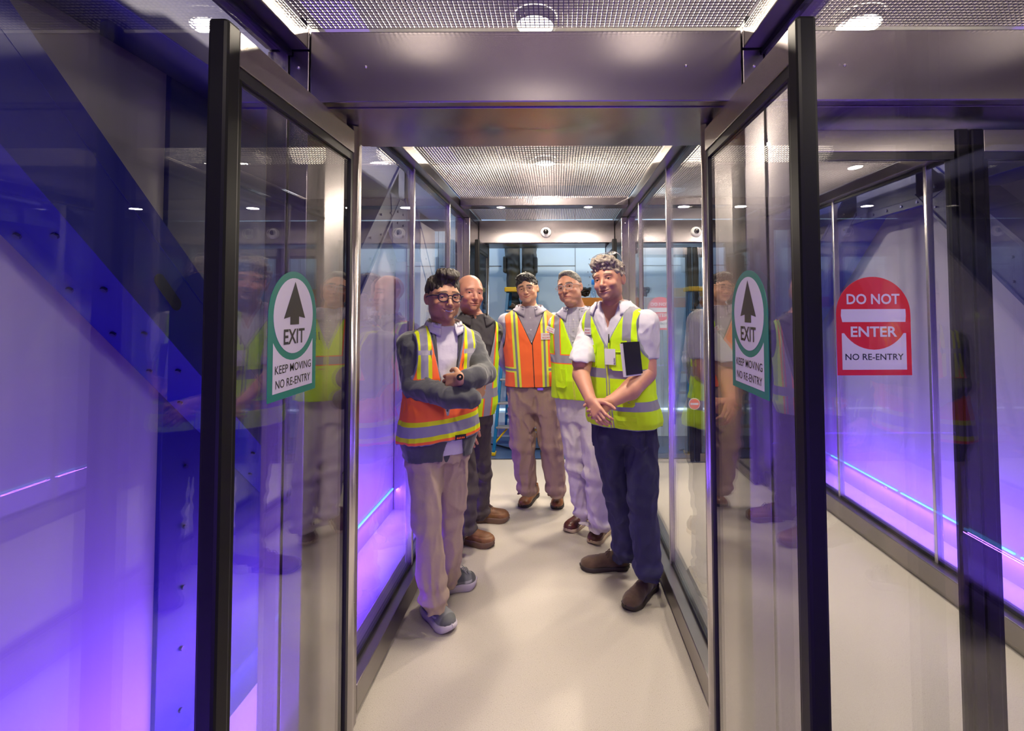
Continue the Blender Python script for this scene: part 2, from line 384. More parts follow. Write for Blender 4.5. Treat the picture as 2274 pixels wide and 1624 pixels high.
# door leaves: vertical tube at the hinge, black stile at the leading edge, rails, glass
def door(xh, yh, dirx, diry, L, label, n, closed=False, side=1):
    t = empty('door_%d' % n, (xh, yh, 0), label, 'door')
    t['kind'] = 'structure'
    d = Vector((dirx, diry, 0)); nn = Vector((-diry, dirx, 0))
    def bx(mb, a, b, w0, w1, z0, z1, bev=.002):
        p = [Vector((xh, yh, 0))+d*s_+nn*w_ for s_ in (a, b) for w_ in (w0, w1)]
        xs_ = [q.x for q in p]; ys_ = [q.y for q in p]
        return mb.box(min(xs_), max(xs_), min(ys_), max(ys_), z0, z1, bev)
    mb = MB().cyl((xh, yh, .004), (xh, yh, 2.308), .0225, n=24); mb.build('hinge_tube', MT['tube'], t, smooth=True)
    bx(MB(), .026, L-.05, -.017, .017, 2.205, 2.285).build('top_rail', MT['steel_v'] if not closed else MT['steel_h'], t)
    bx(MB(), .026, L-.05, -.012, .012, 2.178, 2.2045, 0).build('top_gasket', MT['dark'], t)
    bx(MB(), .026, L-.05, -.017, .017, .012, .10).build('bottom_rail', MT['steel_h'], t)
    bx(MB(), .024, .042, -.012, .012, .1005, 2.178, 0).build('hinge_gasket', MT['dark'], t)
    bx(MB(), L-.048, L, -.022, .022, .012, 2.288, .008).build('lead_stile', MT['stile'], t)
    bx(MB(), L-.066, L-.0485, -.013, .013, .1005, 2.178, .001).build('stile_gasket', MT['stile'], t)
    bx(MB(), .042, L-.066, -.005, .005, .1005, 2.178, 0).build('pane', MT['doorglass'], t)
    return t
door(-.739, 1.728, 0, -1, .700, 'open glass door with green EXIT sign, left of the men', 1)
door(.551, 1.722, 0, -1, .695, 'open glass door with green EXIT sign, right of the men', 2)
door(.815, 1.725, 1, 0, .675, 'closed glass door with red DO NOT ENTER sign at right', 3, True)
door(2.105, 1.725, -1, 0, .610, 'closed glass door at the right edge, without a sign', 4, True)
door(-.739, 5.13, 0, -1, .66, 'far open glass door at the left end of the lane', 5)
door(.551, 5.13, 0, -1, .66, 'far open glass door at the right end of the lane', 6)
door(.815, 5.13, 1, 0, .640, 'far closed door of the right lane with small red sign', 7, True)
door(2.105, 5.13, -1, 0, .640, 'far closed door of the right lane, behind the glass at right', 8, True)

# signs --------------------------------------------------------------
def outline_arch(w, h, n=28):
    r = w/2; pts = [(-r, 0), (r, 0)]
    for i in range(n+1): t = pi*i/n; pts.append((r*cos(t), h-r+r*sin(t)))
    return pts
def ellipse(cx, cy, rx, ry, n=48): return [(cx+rx*cos(2*pi*i/n), cy+ry*sin(2*pi*i/n)) for i in range(n)]
def slab(poly, place, t0, t1):
    k = len(poly); v = [place(u, w_, t0) for u, w_ in poly]+[place(u, w_, t1) for u, w_ in poly]
    f = [tuple(range(k)), tuple(range(2*k-1, k-1, -1))]+[(i, k+i, k+(i+1) % k, (i+1) % k) for i in range(k)]
    return v, f
def exit_sign(x, ya, yb, flip, label):
    """sign in the plane X = x from depth ya (left when read) to yb"""
    z0 = 1.407; h = .345; w_ = abs(yb-ya); ym = (ya+yb)/2; sg = 1 if yb > ya else -1
    t = empty('exit_sign', (x, ym, z0), label, 'sign')
    pl = lambda u, v, d: (x+flip*d, ym+sg*u, z0+v)
    def add(nm, poly, a, b, m): v, f = slab(poly, pl, a, b); return mesh_obj(nm, v, f, m, t)
    cyy = .222; RY = .123; RX = w_/2
    pts = [(-RX, 0), (RX, 0)]+[(RX*cos(pi*i/28), cyy+RY*sin(pi*i/28)) for i in range(29)]
    add('backing', pts, .0055, .0065, MT['green'])
    # lower white panel with its top scooped by the ring
    pn = [(-.100, .019), (.100, .019)]
    for i in range(17):
        u = .100*cos(pi*i/16); pn.append((u, cyy-RY*sqrt(1-(u/RX)**2)))
    add('text_panel', pn, .0068, .0072, MT['signwhite'])
    add('oval_panel', ellipse(0, cyy, RX*.82, .1045), .0068, .0072, MT['signwhite'])
    ar = [(-.022, .197), (.022, .197), (.022, .219), (.055, .214), (.0015, .316), (-.053, .214), (-.022, .219)]
    add('arrow', ar, .0075, .0079, MT['signblack'])
    q = lambda dz: (lambda u, v: pl(u, v+dz, .0079))
    text_on('lettering', 'EXIT', .106, .040, q(.145), MT['signblack'], t, .018)
    text_on('lettering', 'KEEP MOVING', .182, .022, q(.069), MT['signblack'], t, .003)
    text_on('lettering', 'NO RE-ENTRY', .176, .022, q(.031), MT['signblack'], t, .004)
exit_sign(-.739, 1.221, 1.464, 1, 'green and white EXIT sign stuck on the open left glass door')
exit_sign(.551, 1.487, 1.235, -1, 'green and white EXIT sign stuck on the open right glass door')
def no_entry_sign(x0, x1, y, label, grp=None):
    z0 = 1.402; h = .352; w_ = x1-x0; xm = (x0+x1)/2
    t = empty('no_entry_sign', (xm, y, z0), label, 'sign', grp)
    pl = lambda u, v, d: (xm+u, y-d, z0+v)
    def add(nm, poly, a, b, m): v, f = slab(poly, pl, a, b); return mesh_obj(nm, v, f, m, t)
    add('backing', outline_arch(w_, h), .0055, .0065, MT['red'])
    add('bar', [(-.112, .190), (.114, .190), (.116, .213), (.115, .236), (-.115, .236), (-.117, .213)], .0068, .0072, MT['signwhite'])
    pn = [(-.115, .020), (.115, .020), (.115, .150)]
    for i in range(1, 16): a = -.42+(-pi+.84)*i/16; pn.append((.126*cos(a), .218+.127*sin(a)))
    pn.append((-.115, .150))
    add('text_panel', pn, .0068, .0072, MT['signwhite'])
    q = lambda dz: (lambda u, v: pl(u, v+dz, .0076))
    text_on('lettering', 'DO NOT', .190, .036, q(.255), MT['signwhite'], t, .022)
    text_on('lettering', 'ENTER', .166, .036, q(.138), MT['signwhite'], t, .022)
    text_on('lettering', 'NO RE-ENTRY', .208, .022, q(.055), MT['signblack'], t, .010)
no_entry_sign(1.003, 1.269, 1.725, 'large red DO NOT ENTER sign on the closed glass door at right')
no_entry_sign(.975, 1.241, 5.13, 'small distant red DO NOT ENTER sign seen past the right man')
t = empty('no_entry_roundel', (1.457, 5.10, .555), 'small round orange and white no entry sticker low on far door', 'sticker')
MB().lathe([(0, 0), (.062, 0), (.062, .002)], (1.457, 5.104, .62), 32, 1).build('backing', MT['signwhite'], t)
MB().lathe([(0, 0), (.054, 0), (.054, .001)], (1.457, 5.101, .62), 32, 1).build('disc', mat('sticker_orange', (.75, .13, .02), .4), t)
MB().box(1.415, 1.499, 5.0985, 5.0995, .610, .632).build('bar', MT['signwhite'], t)

# LED strips on the outer walls
for X, sg, segs, wh in ((-1.335, 1, ((-1.5, 1.5), (2.41, 3.93)), 'left'), (2.70, -1, ((-1.5, 2.83), (2.87, 3.80), (3.84, 4.75)), 'right')):
    for a, b in segs:
        o = MB().box(min(X+sg*.001, X+sg*.016), max(X+sg*.001, X+sg*.016), a, b, .180, .192, .003).build('led_strip', MT['led'], origin=(X, (a+b)/2, .180))
        tag(o, 'glowing blue LED strip low on the %s white wall, %s' % (wh, {(-1.5, 1.5): 'nearest stretch', (2.41, 3.93): 'stretch beside the men', (-1.5, 2.83): 'nearest stretch', (2.87, 3.80): 'middle stretch', (3.84, 4.75): 'far short stretch'}[(a, b)]), 'light strip', 'LED strips on the side walls')

# navy steel truss in the gap behind each glass wall
def truss(xa, xb, inner, wh):
    t = empty('steel_truss', ((xa+xb)/2, 1.8, 0), 'navy blue bolted steel truss behind the %s glass wall' % wh, 'truss')
    MB().box(xa, xb, Y0+.1, 4.95, 2.44 if wh == 'left' else 2.375, 2.70, .004).build('top_chord', MT['navy'], t)
    class B_:
        def cyl(s, a, b, r, n=6): MB().cyl(a, b, r, n=n).build('bolt', MT['bolt'], t)
    bo = B_()
    def brace(y0, z0, y1, z1, wv, face_bolts=True):   # lower edge from (y0,z0) to (y1,z1), width wv measured upward
        MB().prism([(y0, z0), (y1, z1), (y1, z1+wv), (y0, z0+wv)], 0, xa, xb).build('brace', MT['navy'], t)
        f = MB()
        for off in ((.012, wv-.012) if face_bolts else (wv-.08,)):
            f.prism([(y0, z0+off-.012), (y1, z1+off-.012), (y1, z1+off+.012), (y0, z0+off+.012)] if face_bolts else [(y0, z0+off-.001), (y1, z1+off-.001), (y1, z1+off+.001), (y0, z0+off+.001)], 0, inner-.012, inner+(.012 if face_bolts else .001))
        f.build('flange', MT['navy'], t)
        n = int(abs(y1-y0)/.16) if face_bolts else 0
        for i in range(1, n):
            u = i/n; y = y0+(y1-y0)*u; z = z0+(z1-z0)*u
            for off in (.07, .20):
                sg = 1 if inner > (xa+xb)/2 else -1
                bo.cyl((inner, y, z+off), (inner+sg*.012, y, z+off), .0075, n=6)
    if wh == 'left':
        brace(-.1, 3.02, 2.35, .64, .31, False)
        brace(2.02, 1.00, 3.42, 2.40, .27); brace(3.55, 2.44, 4.5, 1.49, .3)
        for i in range(-5, 9):
            y = 1.133+.127*i; z = 1.824-.97*(y-1.137)
            for x in (-1.275, -1.185): bo.cyl((x, y, z), (x, y-.008, z-.008), .0085, n=6)
        MB().box(-1.3349, -1.318, 1.617, 2.40, .002, 2.9, .002).build('back_plate', MT['navy'], t)
        for z in np.arange(.25, 1.3, .21):
            for y in (1.72, 1.92): bo.cyl((-1.318, y, z), (-1.311, y, z), .0075, n=6)
        sa, sb, sr = np.array((1.362, 1.731)), np.array((1.425, 1.662)), .018
        ang = math.atan2(*(sb-sa)[::-1]); cap = [tuple(sb+sr*np.array((cos(ang+q), sin(ang+q)))) for q in np.linspace(-pi/2, pi/2, 12)]+[tuple(sa-sr*np.array((cos(ang+q), sin(ang+q)))) for q in np.linspace(-pi/2, pi/2, 12)]
        MB().prism(cap, 0, inner+.0005, inner+.002).build('slot', MT['dark'], t)
        MB().prism([(3.25, 2.434), (3.95, 2.434), (3.72, 2.10), (3.30, 2.10)], 0, inner-.006, inner+.006).build('gusset_plate', MT['navy'], t)
        for y in (3.38, 3.5, 3.62):
            for z in (2.17, 2.25, 2.33): bo.cyl((inner+.006, y, z), (inner+.014, y, z), .0085, n=6)
    else:
        brace(1.2, .36, 3.22, 2.38, .34); brace(3.86, 2.38, 4.9, 1.44, .34)
        MB().prism([(3.0, 2.374), (4.1, 2.374), (3.92, 2.32), (3.15, 2.32)], 0, inner-.006, inner+.006).build('gusset_plate', MT['navy'], t)
        for y in np.arange(3.2, 3.95, .15): bo.cyl((inner-.006, y, 2.347), (inner-.014, y, 2.347), .010, n=6)
truss(-1.315, -1.13, -1.13, 'left')
truss(2.44, 2.69, 2.44, 'right')
o = MB().box(-1.33, -1.12, 3.96, 4.42, .002, 2.36, .004).build('white_column', MT['white'], origin=(-1.22, 4.2, 0))
tag(o, 'narrow white boxed column behind the left glass, past the LED strip', 'column')

# dome camera on each far header
for (a, b), lb in zip(LANES, ('white dome camera with black lens on the far header above the men', 'faint white dome camera on the right lane header, seen through glass')):
    x = (a+b)/2-.008
    t = empty('dome_camera', (x, 4.94, 2.42), lb, 'camera')
    MB().lathe([(0, -.022), (.035, -.022), (.050, -.014), (.056, 0)], (x, 4.939, 2.42), 32, 1).build('housing', MT['whiteplastic'], t, smooth=True)
    MB().lathe([(.028*cos(q*pi/16), -.028*sin(q*pi/16)) for q in range(9)], (x, 4.917, 2.428), 24, 1).build('lens_dome', MT['dome'], t, smooth=True)
# ------------------------------------------------------------------ implicit-surface modelling
def at(px, py, Y):
    """survey point at depth Y on the sight line of a measured photo position"""
    d = F_ + R_*((px-PPX)/FPX) - U_*((py-PPY)/FPX)
    return np.array(d*(Y/d.y)) + np.array((0, 0, HEYE))
_lat = np.random.RandomState(3).rand(32, 32, 32).astype(np.float32)*2-1
def vnoise(x, y, z):
    xi = np.floor(x).astype(np.int32); yi = np.floor(y).astype(np.int32); zi = np.floor(z).astype(np.int32)
    fx = x-xi; fy = y-yi; fz = z-zi
    fx = fx*fx*(3-2*fx); fy = fy*fy*(3-2*fy); fz = fz*fz*(3-2*fz)
    r = 0
    for a in (0, 1):
        for b in (0, 1):
            for c in (0, 1):
                r = r + _lat[(xi+a) & 31, (yi+b) & 31, (zi+c) & 31]*(fx if a else 1-fx)*(fy if b else 1-fy)*(fz if c else 1-fz)
    return r
def smin(a, b, k):
    h = np.clip(.5+.5*(b-a)/k, 0, 1); return b*(1-h)+a*h-k*h*(1-h)
def rc(a, b, r1, r2):
    a = np.array(a, float); b = np.array(b, float); ba = b-a; l2 = max(ba@ba, 1e-9); m = max(r1, r2)
    def f(X, Y, Z):
        px, py, pz = X-a[0], Y-a[1], Z-a[2]
        h = np.clip((px*ba[0]+py*ba[1]+pz*ba[2])/l2, 0, 1)
        return np.sqrt((px-ba[0]*h)**2+(py-ba[1]*h)**2+(pz-ba[2]*h)**2)-(r1+(r2-r1)*h)
    return f, np.minimum(a, b)-m, np.maximum(a, b)+m
def ell(c, r, R=None):
    c = np.array(c, float); r = np.array(r, float); m = r.max() if R is not None else r
    def f(X, Y, Z):
        px, py, pz = X-c[0], Y-c[1], Z-c[2]
        if R is not None:
            px, py, pz = (R[0][0]*px+R[1][0]*py+R[2][0]*pz, R[0][1]*px+R[1][1]*py+R[2][1]*pz, R[0][2]*px+R[1][2]*py+R[2][2]*pz)
        k0 = np.sqrt((px/r[0])**2+(py/r[1])**2+(pz/r[2])**2); k1 = np.sqrt((px/r[0]**2)**2+(py/r[1]**2)**2+(pz/r[2]**2)**2)+1e-9
        return k0*(k0-1)/k1
    return f, c-m, c+m
class Field:
    def __init__(s, lo, hi, h):
        s.h = h; s.lo = np.array(lo, float); n = np.ceil((np.array(hi)-s.lo)/h).astype(int)+1
        s.ax = [s.lo[i]+h*np.arange(n[i]) for i in range(3)]
        s.d = np.full(n, 1.0, np.float32)
    def _sl(s, lo, hi, pad):
        out = []
        for i in range(3):
            a = int(np.clip(np.searchsorted(s.ax[i], lo[i]-pad), 0, len(s.ax[i]))); b = int(np.clip(np.searchsorted(s.ax[i], hi[i]+pad), 0, len(s.ax[i])))
            out.append(slice(a, b))
        return tuple(out)
    def grid(s, sl=(slice(None),)*3):
        return s.ax[0][sl[0]][:, None, None].astype(np.float32), s.ax[1][sl[1]][None, :, None].astype(np.float32), s.ax[2][sl[2]][None, None, :].astype(np.float32)
    def add(s, prim, k=.01):
        f, lo, hi = prim; sl = s._sl(lo, hi, k+s.h*3)
        if any(q.stop <= q.start for q in sl): return s
        s.d[sl] = smin(s.d[sl], f(*s.grid(sl)).astype(np.float32), k); return s
    def cut(s, prim, k=.004):
        f, lo, hi = prim; sl = s._sl(lo, hi, k+s.h*3)
        if any(q.stop <= q.start for q in sl): return s
        s.d[sl] = -smin(-s.d[sl], f(*s.grid(sl)).astype(np.float32), k); return s
    def keep(s, fn, k=.003):      # intersect with fn <= 0
        s.d = -smin(-s.d, -fn(*s.grid()).astype(np.float32)+np.zeros_like(s.d), k); return s
    def chain(s, pts, k=.012):
        for (a, b) in zip(pts[:-1], pts[1:]): s.add(rc(a[:3], b[:3], a[3], b[3]), k)
        return s
    def displace(s, fn, band=.03):
        m = np.abs(s.d) < band; i = np.nonzero(m)
        s.d[m] += fn(s.ax[0][i[0]], s.ax[1][i[1]], s.ax[2][i[2]]).astype(np.float32); return s
    def mesh(s):
        d = s.d; d[0] = d[-1] = 1; d[:, 0] = d[:, -1] = 1; d[:, :, 0] = d[:, :, -1] = 1
        ins = d < 0; n = d.shape; cn = tuple(q-1 for q in n)
        acc = np.zeros(cn+(3,), np.float32); cnt = np.zeros(cn, np.float32)
        quads = []
        edges = []
        for ax in range(3):
            lo = [slice(None)]*3; hi = [slice(None)]*3; lo[ax] = slice(0, -1); hi[ax] = slice(1, None)
            a = d[tuple(lo)]; b = d[tuple(hi)]; ch = (a < 0) != (b < 0)
            I = np.argwhere(ch); va = a[ch]; vb = b[ch]; t = va/(va-vb)
            P = I.astype(np.float32); P[:, ax] += t
            o1, o2 = [(1, 2), (2, 0), (0, 1)][ax]
            for da in (0, -1):
                for db in (0, -1):
                    J = I.copy(); J[:, o1] += da; J[:, o2] += db
                    ok = (J[:, o1] >= 0) & (J[:, o2] >= 0) & (J[:, o1] < cn[o1]) & (J[:, o2] < cn[o2])
                    Jk = J[ok]; np.add.at(acc, (Jk[:, 0], Jk[:, 1], Jk[:, 2]), P[ok]); np.add.at(cnt, (Jk[:, 0], Jk[:, 1], Jk[:, 2]), 1)
            edges.append((I, o1, o2, va < 0))
        act = cnt > 0; idx = -np.ones(cn, np.int64); k = int(act.sum()); idx[act] = np.arange(k)
        V = acc[act]/cnt[act][:, None]
        for I, o1, o2, neg in edges:
            ok = (I[:, o1] > 0) & (I[:, o2] > 0) & (I[:, o1] < cn[o1]) & (I[:, o2] < cn[o2]); I = I[ok]; neg = neg[ok]
            q = []
            for da, db in ((0, 0), (-1, 0), (-1, -1), (0, -1)):
                J = I.copy(); J[:, o1] += da; J[:, o2] += db; q.append(idx[J[:, 0], J[:, 1], J[:, 2]])
            Q = np.stack(q, 1); Q[~neg] = Q[~neg][:, ::-1]; quads.append(Q)
        Q = np.concatenate(quads); Q = Q[(Q >= 0).all(1)]
        return V*s.h+s.lo, Q
def relax(V, Q, n=1, lam=.5):
    """a little Laplacian smoothing against voxel stepping"""
    for _ in range(n):
        acc = np.zeros_like(V); cnt = np.zeros(len(V))
        for i in range(4):
            a = Q[:, i]; b = Q[:, (i+1) % 4]
            np.add.at(acc, a, V[b]); np.add.at(acc, b, V[a]); np.add.at(cnt, a, 1); np.add.at(cnt, b, 1)
        V = V*(1-lam)+lam*acc/np.maximum(cnt, 1)[:, None]
    return V
def sdf_obj(name, parts, m, parent, masks=None):
    """parts: list of (V, Q) merged into one mesh; masks: dict attr -> values per vertex"""
    V = np.concatenate([p[0] for p in parts]); off = 0; Qs = []
    for p in parts: Qs.append(p[1]+off); off += len(p[0])
    Q = np.concatenate(Qs)
    me = bpy.data.meshes.new(name); off_ = np.array(rootloc(parent))
    v = ((V-off_)*S).astype(np.float32)
    me.vertices.add(len(v)); me.vertices.foreach_set('co', v.ravel())
    me.loops.add(len(Q)*4); me.loops.foreach_set('vertex_index', Q.astype(np.int32).ravel())
    me.polygons.add(len(Q)); me.polygons.foreach_set('loop_start', np.arange(0, len(Q)*4, 4, dtype=np.int32))
    me.polygons.foreach_set('use_smooth', np.ones(len(Q), bool))
    me.materials.append(m)
    for k, val in (masks or {}).items():
        a = me.attributes.new(k, 'FLOAT', 'POINT'); a.data.foreach_set('value', np.asarray(val, np.float32))
    me.update(calc_edges=True); me.validate()
    o = bpy.data.objects.new(name, me); C.objects.link(o); o.parent = parent
    return o
def maskmat(name, base, layers=(), rough=.75, bump=.0, bscale=60, bump2=.0, b2scale=500, stretch=(1, 1, 1), sub=0, sheen=0, noise=.0, spec=None, metal=0, glow=None):
    """base colour with further colours where a signed-distance attribute is below zero"""
    m, nt, p, out = newmat(name); p.inputs['Roughness'].default_value = rough; p.inputs['Metallic'].default_value = metal
    if spec is not None: p.inputs['Specular IOR Level'].default_value = spec
    if sheen: p.inputs['Sheen Weight'].default_value = sheen
    if sub: p.inputs['Subsurface Weight'].default_value = sub; p.inputs['Subsurface Radius'].default_value = (.012, .005, .003); p.inputs['Subsurface Scale'].default_value = 1
    col = N(nt, 'ShaderNodeRGB'); col.outputs[0].default_value = (*base, 1); cur = col.outputs[0]
    tc = N(nt, 'ShaderNodeTexCoord'); mp = N(nt, 'ShaderNodeMapping'); mp.inputs['Scale'].default_value = stretch; nt.links.new(tc.outputs['Object'], mp.inputs[0])
    for (att, c, soft, *mx_) in layers:
        a = N(nt, 'ShaderNodeAttribute'); a.attribute_name = att
        r = N(nt, 'ShaderNodeMapRange'); r.inputs['From Min'].default_value = soft; r.inputs['From Max'].default_value = -soft; r.inputs['To Max'].default_value = mx_[0] if mx_ else 1
        nt.links.new(a.outputs['Fac'], r.inputs[0])
        mx = N(nt, 'ShaderNodeMixRGB'); mx.inputs[2].default_value = (*c, 1); nt.links.new(r.outputs[0], mx.inputs[0]); nt.links.new(cur, mx.inputs[1]); cur = mx.outputs[0]
    if noise:
        n = N(nt, 'ShaderNodeTexNoise'); n.inputs['Scale'].default_value = 25; n.inputs['Detail'].default_value = 5; nt.links.new(mp.outputs[0], n.inputs['Vector'])
        r = N(nt, 'ShaderNodeMapRange'); r.inputs['From Min'].default_value = .3; r.inputs['From Max'].default_value = .7; r.inputs['To Min'].default_value = 1-noise; r.inputs['To Max'].default_value = 1+noise
        nt.links.new(n.outputs[0], r.inputs[0]); mx = N(nt, 'ShaderNodeMixRGB', blend_type='MULTIPLY'); mx.inputs[0].default_value = 1
        nt.links.new(cur, mx.inputs[1]); nt.links.new(r.outputs[0], mx.inputs[2]); cur = mx.outputs[0]
    nt.links.new(cur, p.inputs['Base Color'])
    nrm = None
    for amt, scl, dist, mapped in ((bump, bscale, .006, True), (bump2, b2scale, .0008, False)):
        if not amt: continue
        n = N(nt, 'ShaderNodeTexNoise'); n.inputs['Scale'].default_value = scl; n.inputs['Detail'].default_value = 3
        nt.links.new(mp.outputs[0] if mapped else tc.outputs['Object'], n.inputs['Vector'])
        b = N(nt, 'ShaderNodeBump'); b.inputs['Strength'].default_value = amt; b.inputs['Distance'].default_value = dist
        nt.links.new(n.outputs[0], b.inputs['Height'])
        if nrm: nt.links.new(nrm, b.inputs['Normal'])
        nrm = b.outputs[0]
    if nrm: nt.links.new(nrm, p.inputs['Normal'])
    return m
def rotm(yaw, pitch=0, roll=0):
    """yaw: + turns the face to image right; pitch: + looks up; roll: + tips to image right (degrees)"""
    return np.array(Matrix.Rotation(radians(yaw), 3, 'Z') @ Matrix.Rotation(radians(-pitch), 3, 'X') @ Matrix.Rotation(radians(roll), 3, 'Y'))

LIME = (.62, .80, .0); ORANGE = (1.0, .165, .03); YEL = (.60, .92, .0); SILV = (.30, .29, .34); GREYTRIM = (.20, .20, .25); BLACK = (.012, .012, .014)
MT['lace'] = mat('lace_cord', (.10, .05, .05), .8)
MT['lace_grey'] = mat('lace_cord_grey', (.42, .44, .46), .8)
MT['lens'] = glassmat('spectacle_lens', (.97, .97, .97), .05, 1.0)
MT['frame_black'] = mat('spectacle_frame_black', (.008, .006, .03), .2)
MT['frame_wire'] = mat('spectacle_frame_wire', (.35, .32, .28), .25, 1)
MT['frame_clear'] = mat('spectacle_frame_clear', (.42, .38, .40), .2)
MT['button'] = mat('shirt_button', (.7, .68, .7), .4)
MT['stickerwhite'] = mat('badge_white', (.75, .73, .74), .5)
MT['stickerred'] = mat('badge_red_ink', (.55, .05, .04), .5)
MT['watch'] = mat('watch_black', (.01, .01, .012), .2)

# ------------------------------------------------------------------ heads (drawn facing -Y, metres)
def head_parts(t, hc, R, k, st, neck_to, skin):
    """hc: head centre (survey), R: rotation, k: size, neck_to: (x,y,z,r) base of the neck"""
    back = lambda P: np.array(P)@R*1.0            # world offset -> head frame (R orthonormal: v' = R^T v)
    WX = np.array((st.get('wx', 1.05), 1, 1)); tow = lambda V: ((np.asarray(V)*WX)@R.T)*k+hc
    nb = (np.array(neck_to[:3])-hc)@R/k
    g = Field((-.115, -.145, -.24), (.115, .13, .135), .0027)
    jw = st.get('jaw', 1.0); fw = st.get('face', 1.0); smile = st.get('smile', .4)
    g.add(ell((0, .010, .030), (.0745, .096, .084)), .02)
    g.add(ell((0, -.022, -.018), (.0655*fw, .070, .078)), .030)
    g.add(ell((0, -.040, -.072), (.043*jw*fw, .040, .036)), .030)
    for s_ in (-1, 1):
        g.add(ell((s_*.042*jw*fw, -.012, -.058), (.024, .042, .034)), .022)
        g.add(ell((s_*.037*fw, -.064, -.034), (.024, .020, .020)), .016)
    g.add(ell((0, -.079, -.097), (.020, .015, .016)), .016)
    g.add(ell((0, -.076, -.066), (.030, .018, .024)), .014)
    g.add(rc((-.040, -.074, .022), (.040, -.074, .022), .011, .011), .018)
    for s_ in (-1, 1):
        g.cut(ell((s_*.0315, -.096, .001), (.0180, .0135, .0115)), .012)
        g.add(ell((s_*.0315, -.0715, .000), (.0160, .0155, .0130)), .004)
        op = st.get('eye', .0042)
        g.cut(ell((s_*.0315, -.090, -.001+st.get('eyez', 0)), (.0125, .016, op)), .0015)
    nl = st.get('nose', 1.0)
    g.add(rc((0, -.083, .014), (0, -.083-.026*nl, -.034), .0065, .0100), .010)
    g.add(ell((0, -.083-.024*nl, -.038), (.0105, .0105, .0095)), .006)
    for s_ in (-1, 1):
        g.add(ell((s_*.0120, -.095, -.040), (.0080, .0105, .0078)), .005)
        g.cut(ell((s_*.0065, -.102, -.0475), (.0035, .005, .0035)), .002)
        # smile crease from nose wing to mouth corner
        g.cut(rc((s_*.0190, -.0985, -.041), (s_*.0345, -.0845, -.066), .0022+.0016*max(smile, .2), .0018+.0014*max(smile, .2)), .005)
        g.add(ell((s_*.036*fw, -.073, -.036), (.013, .010, .012*(.6+.5*smile))), .012)
    # lips: curve by the smile
    def lipz(x): return -.0695+smile*.0115*(abs(x)/.026)**2
    xs_ = np.linspace(-.025, .025, 9)
    lp = [(x, -.0945+14*x*x, lipz(x)+.0042, .0042-.0024*abs(x)/.026) for x in xs_]; g.chain(lp, .003)
    lp2 = [(x*.9, -.0935+14*x*x, lipz(x)-.0048, .0052-.003*abs(x)/.026) for x in xs_]; g.chain(lp2, .003)
    op = st.get('mouth', .0010)
    lc = [(x*1.08, -.0955+14*x*x, lipz(x), op) for x in xs_]
    for a, b in zip(lc[:-1], lc[1:]): g.cut(rc(a[:3], b[:3], a[3]+.0012, b[3]+.0012), .0015)
    # ears
    for s_ in (-1, 1):
        Re = rotm(s_*-22, 0, s_*8)
        g.add(ell((s_*.0775, .014, -.008), (.0065, .0190, .0305), Re), .006)
        g.cut(ell((s_*.0835, .010, -.004), (.0040, .0100, .0170), Re), .004)
    # neck
    g.add(rc((0, .020, -.075), nb, .050*st.get('neck', 1), neck_to[3]/k), .022)
    if st.get('dchin'): g.add(ell((0, -.035, -.112), (.040, .038, .020)), .020)
    V, Q = g.mesh(); V = relax(V, Q, 1, .35)
    x, y, z = V.T
    lips = np.maximum(np.abs(z-(-.0695+smile*.0115*(np.abs(x)/.026)**2))-(.0080-.0058*np.clip(np.abs(x)/.027, 0, 1)), np.maximum(np.abs(x)-.027, y+.080))
    br = np.maximum(np.abs(z-(.0235+st.get('browz', 0)-9*(np.abs(x)-.030)**2-(.12*(np.abs(x)-.03)*(1 if st.get('browtilt', 0) == 0 else st['browtilt']))))-st.get('brow', .0042), np.maximum(np.abs(np.abs(x)-.032)-.021, y+.045))
    jawm = np.maximum(np.maximum(z+.050-.4*np.abs(x), -.100-z-.02), y-.01)           # beard area
    hairm = st['scalp'](x, y, z) if 'scalp' in st else np.ones_like(x)
    eo = st.get('eye', .0042)+.0012; ee = np.sqrt(((np.abs(x)-.0315)/.0138)**2+((z+.0008)/eo)**2)
    lash_shade = np.maximum(np.abs(ee-1.04)-np.where(z > -.001, .26, .10), np.where((y < -.06) & (ee < 2), -1, 1))  # lash line together with upper-lid shade painted into the skin colour
    mline = np.maximum(np.abs(z-(-.0695+smile*.0115*(np.abs(x)/.026)**2))-.0011, np.maximum(np.abs(x)-.0285, y+.080))
    mask = dict(lash_shade=lash_shade, mline=mline, lips=lips, brow=br, beard=jawm, scalp=hairm, cheek=np.sqrt((np.abs(x)-.040)**2+(z+.032)**2+(y+.07)**2)-.028)
    masks = mask
    body = (tow(V), Q)
    # eyes
    eyem = MT.setdefault('eye_'+str(st.get('iris', 0)), maskmat('eye', (.42, .38, .36), (('iris', [(.045, .022, .012), (.16, .13, .10)][st.get('iris', 0)], .0004), ('pupil', (.004, .004, .004), .0003)), rough=.12))
    for s_ in (-1, 1):
        vv = []; ff = []; n1, n2 = 14, 24; rr = .0122
        c = np.array((s_*.0315, -.0735, -.0005))
        for i in range(n1+1):
            th = pi*i/n1
            for j in range(n2): ph = 2*pi*j/n2; vv.append((rr*sin(th)*cos(ph), -rr*cos(th), rr*sin(th)*sin(ph)))
        for i in range(n1):
            for j in range(n2): q = (j+1) % n2; ff.append((i*n2+j, i*n2+q, (i+1)*n2+q, (i+1)*n2+j))
        vv = np.array(vv); gz = np.array(st.get('gaze', (0, -1, 0)), float); gz /= np.linalg.norm(gz)
        dist = np.arccos(np.clip((vv/rr)@gz, -1, 1))*rr
        e = sdf_obj('eye', [(tow(vv+c), np.array(ff))], eyem, t, dict(iris=dist-.0064, pupil=dist-.0032))
    return body, masks, tow
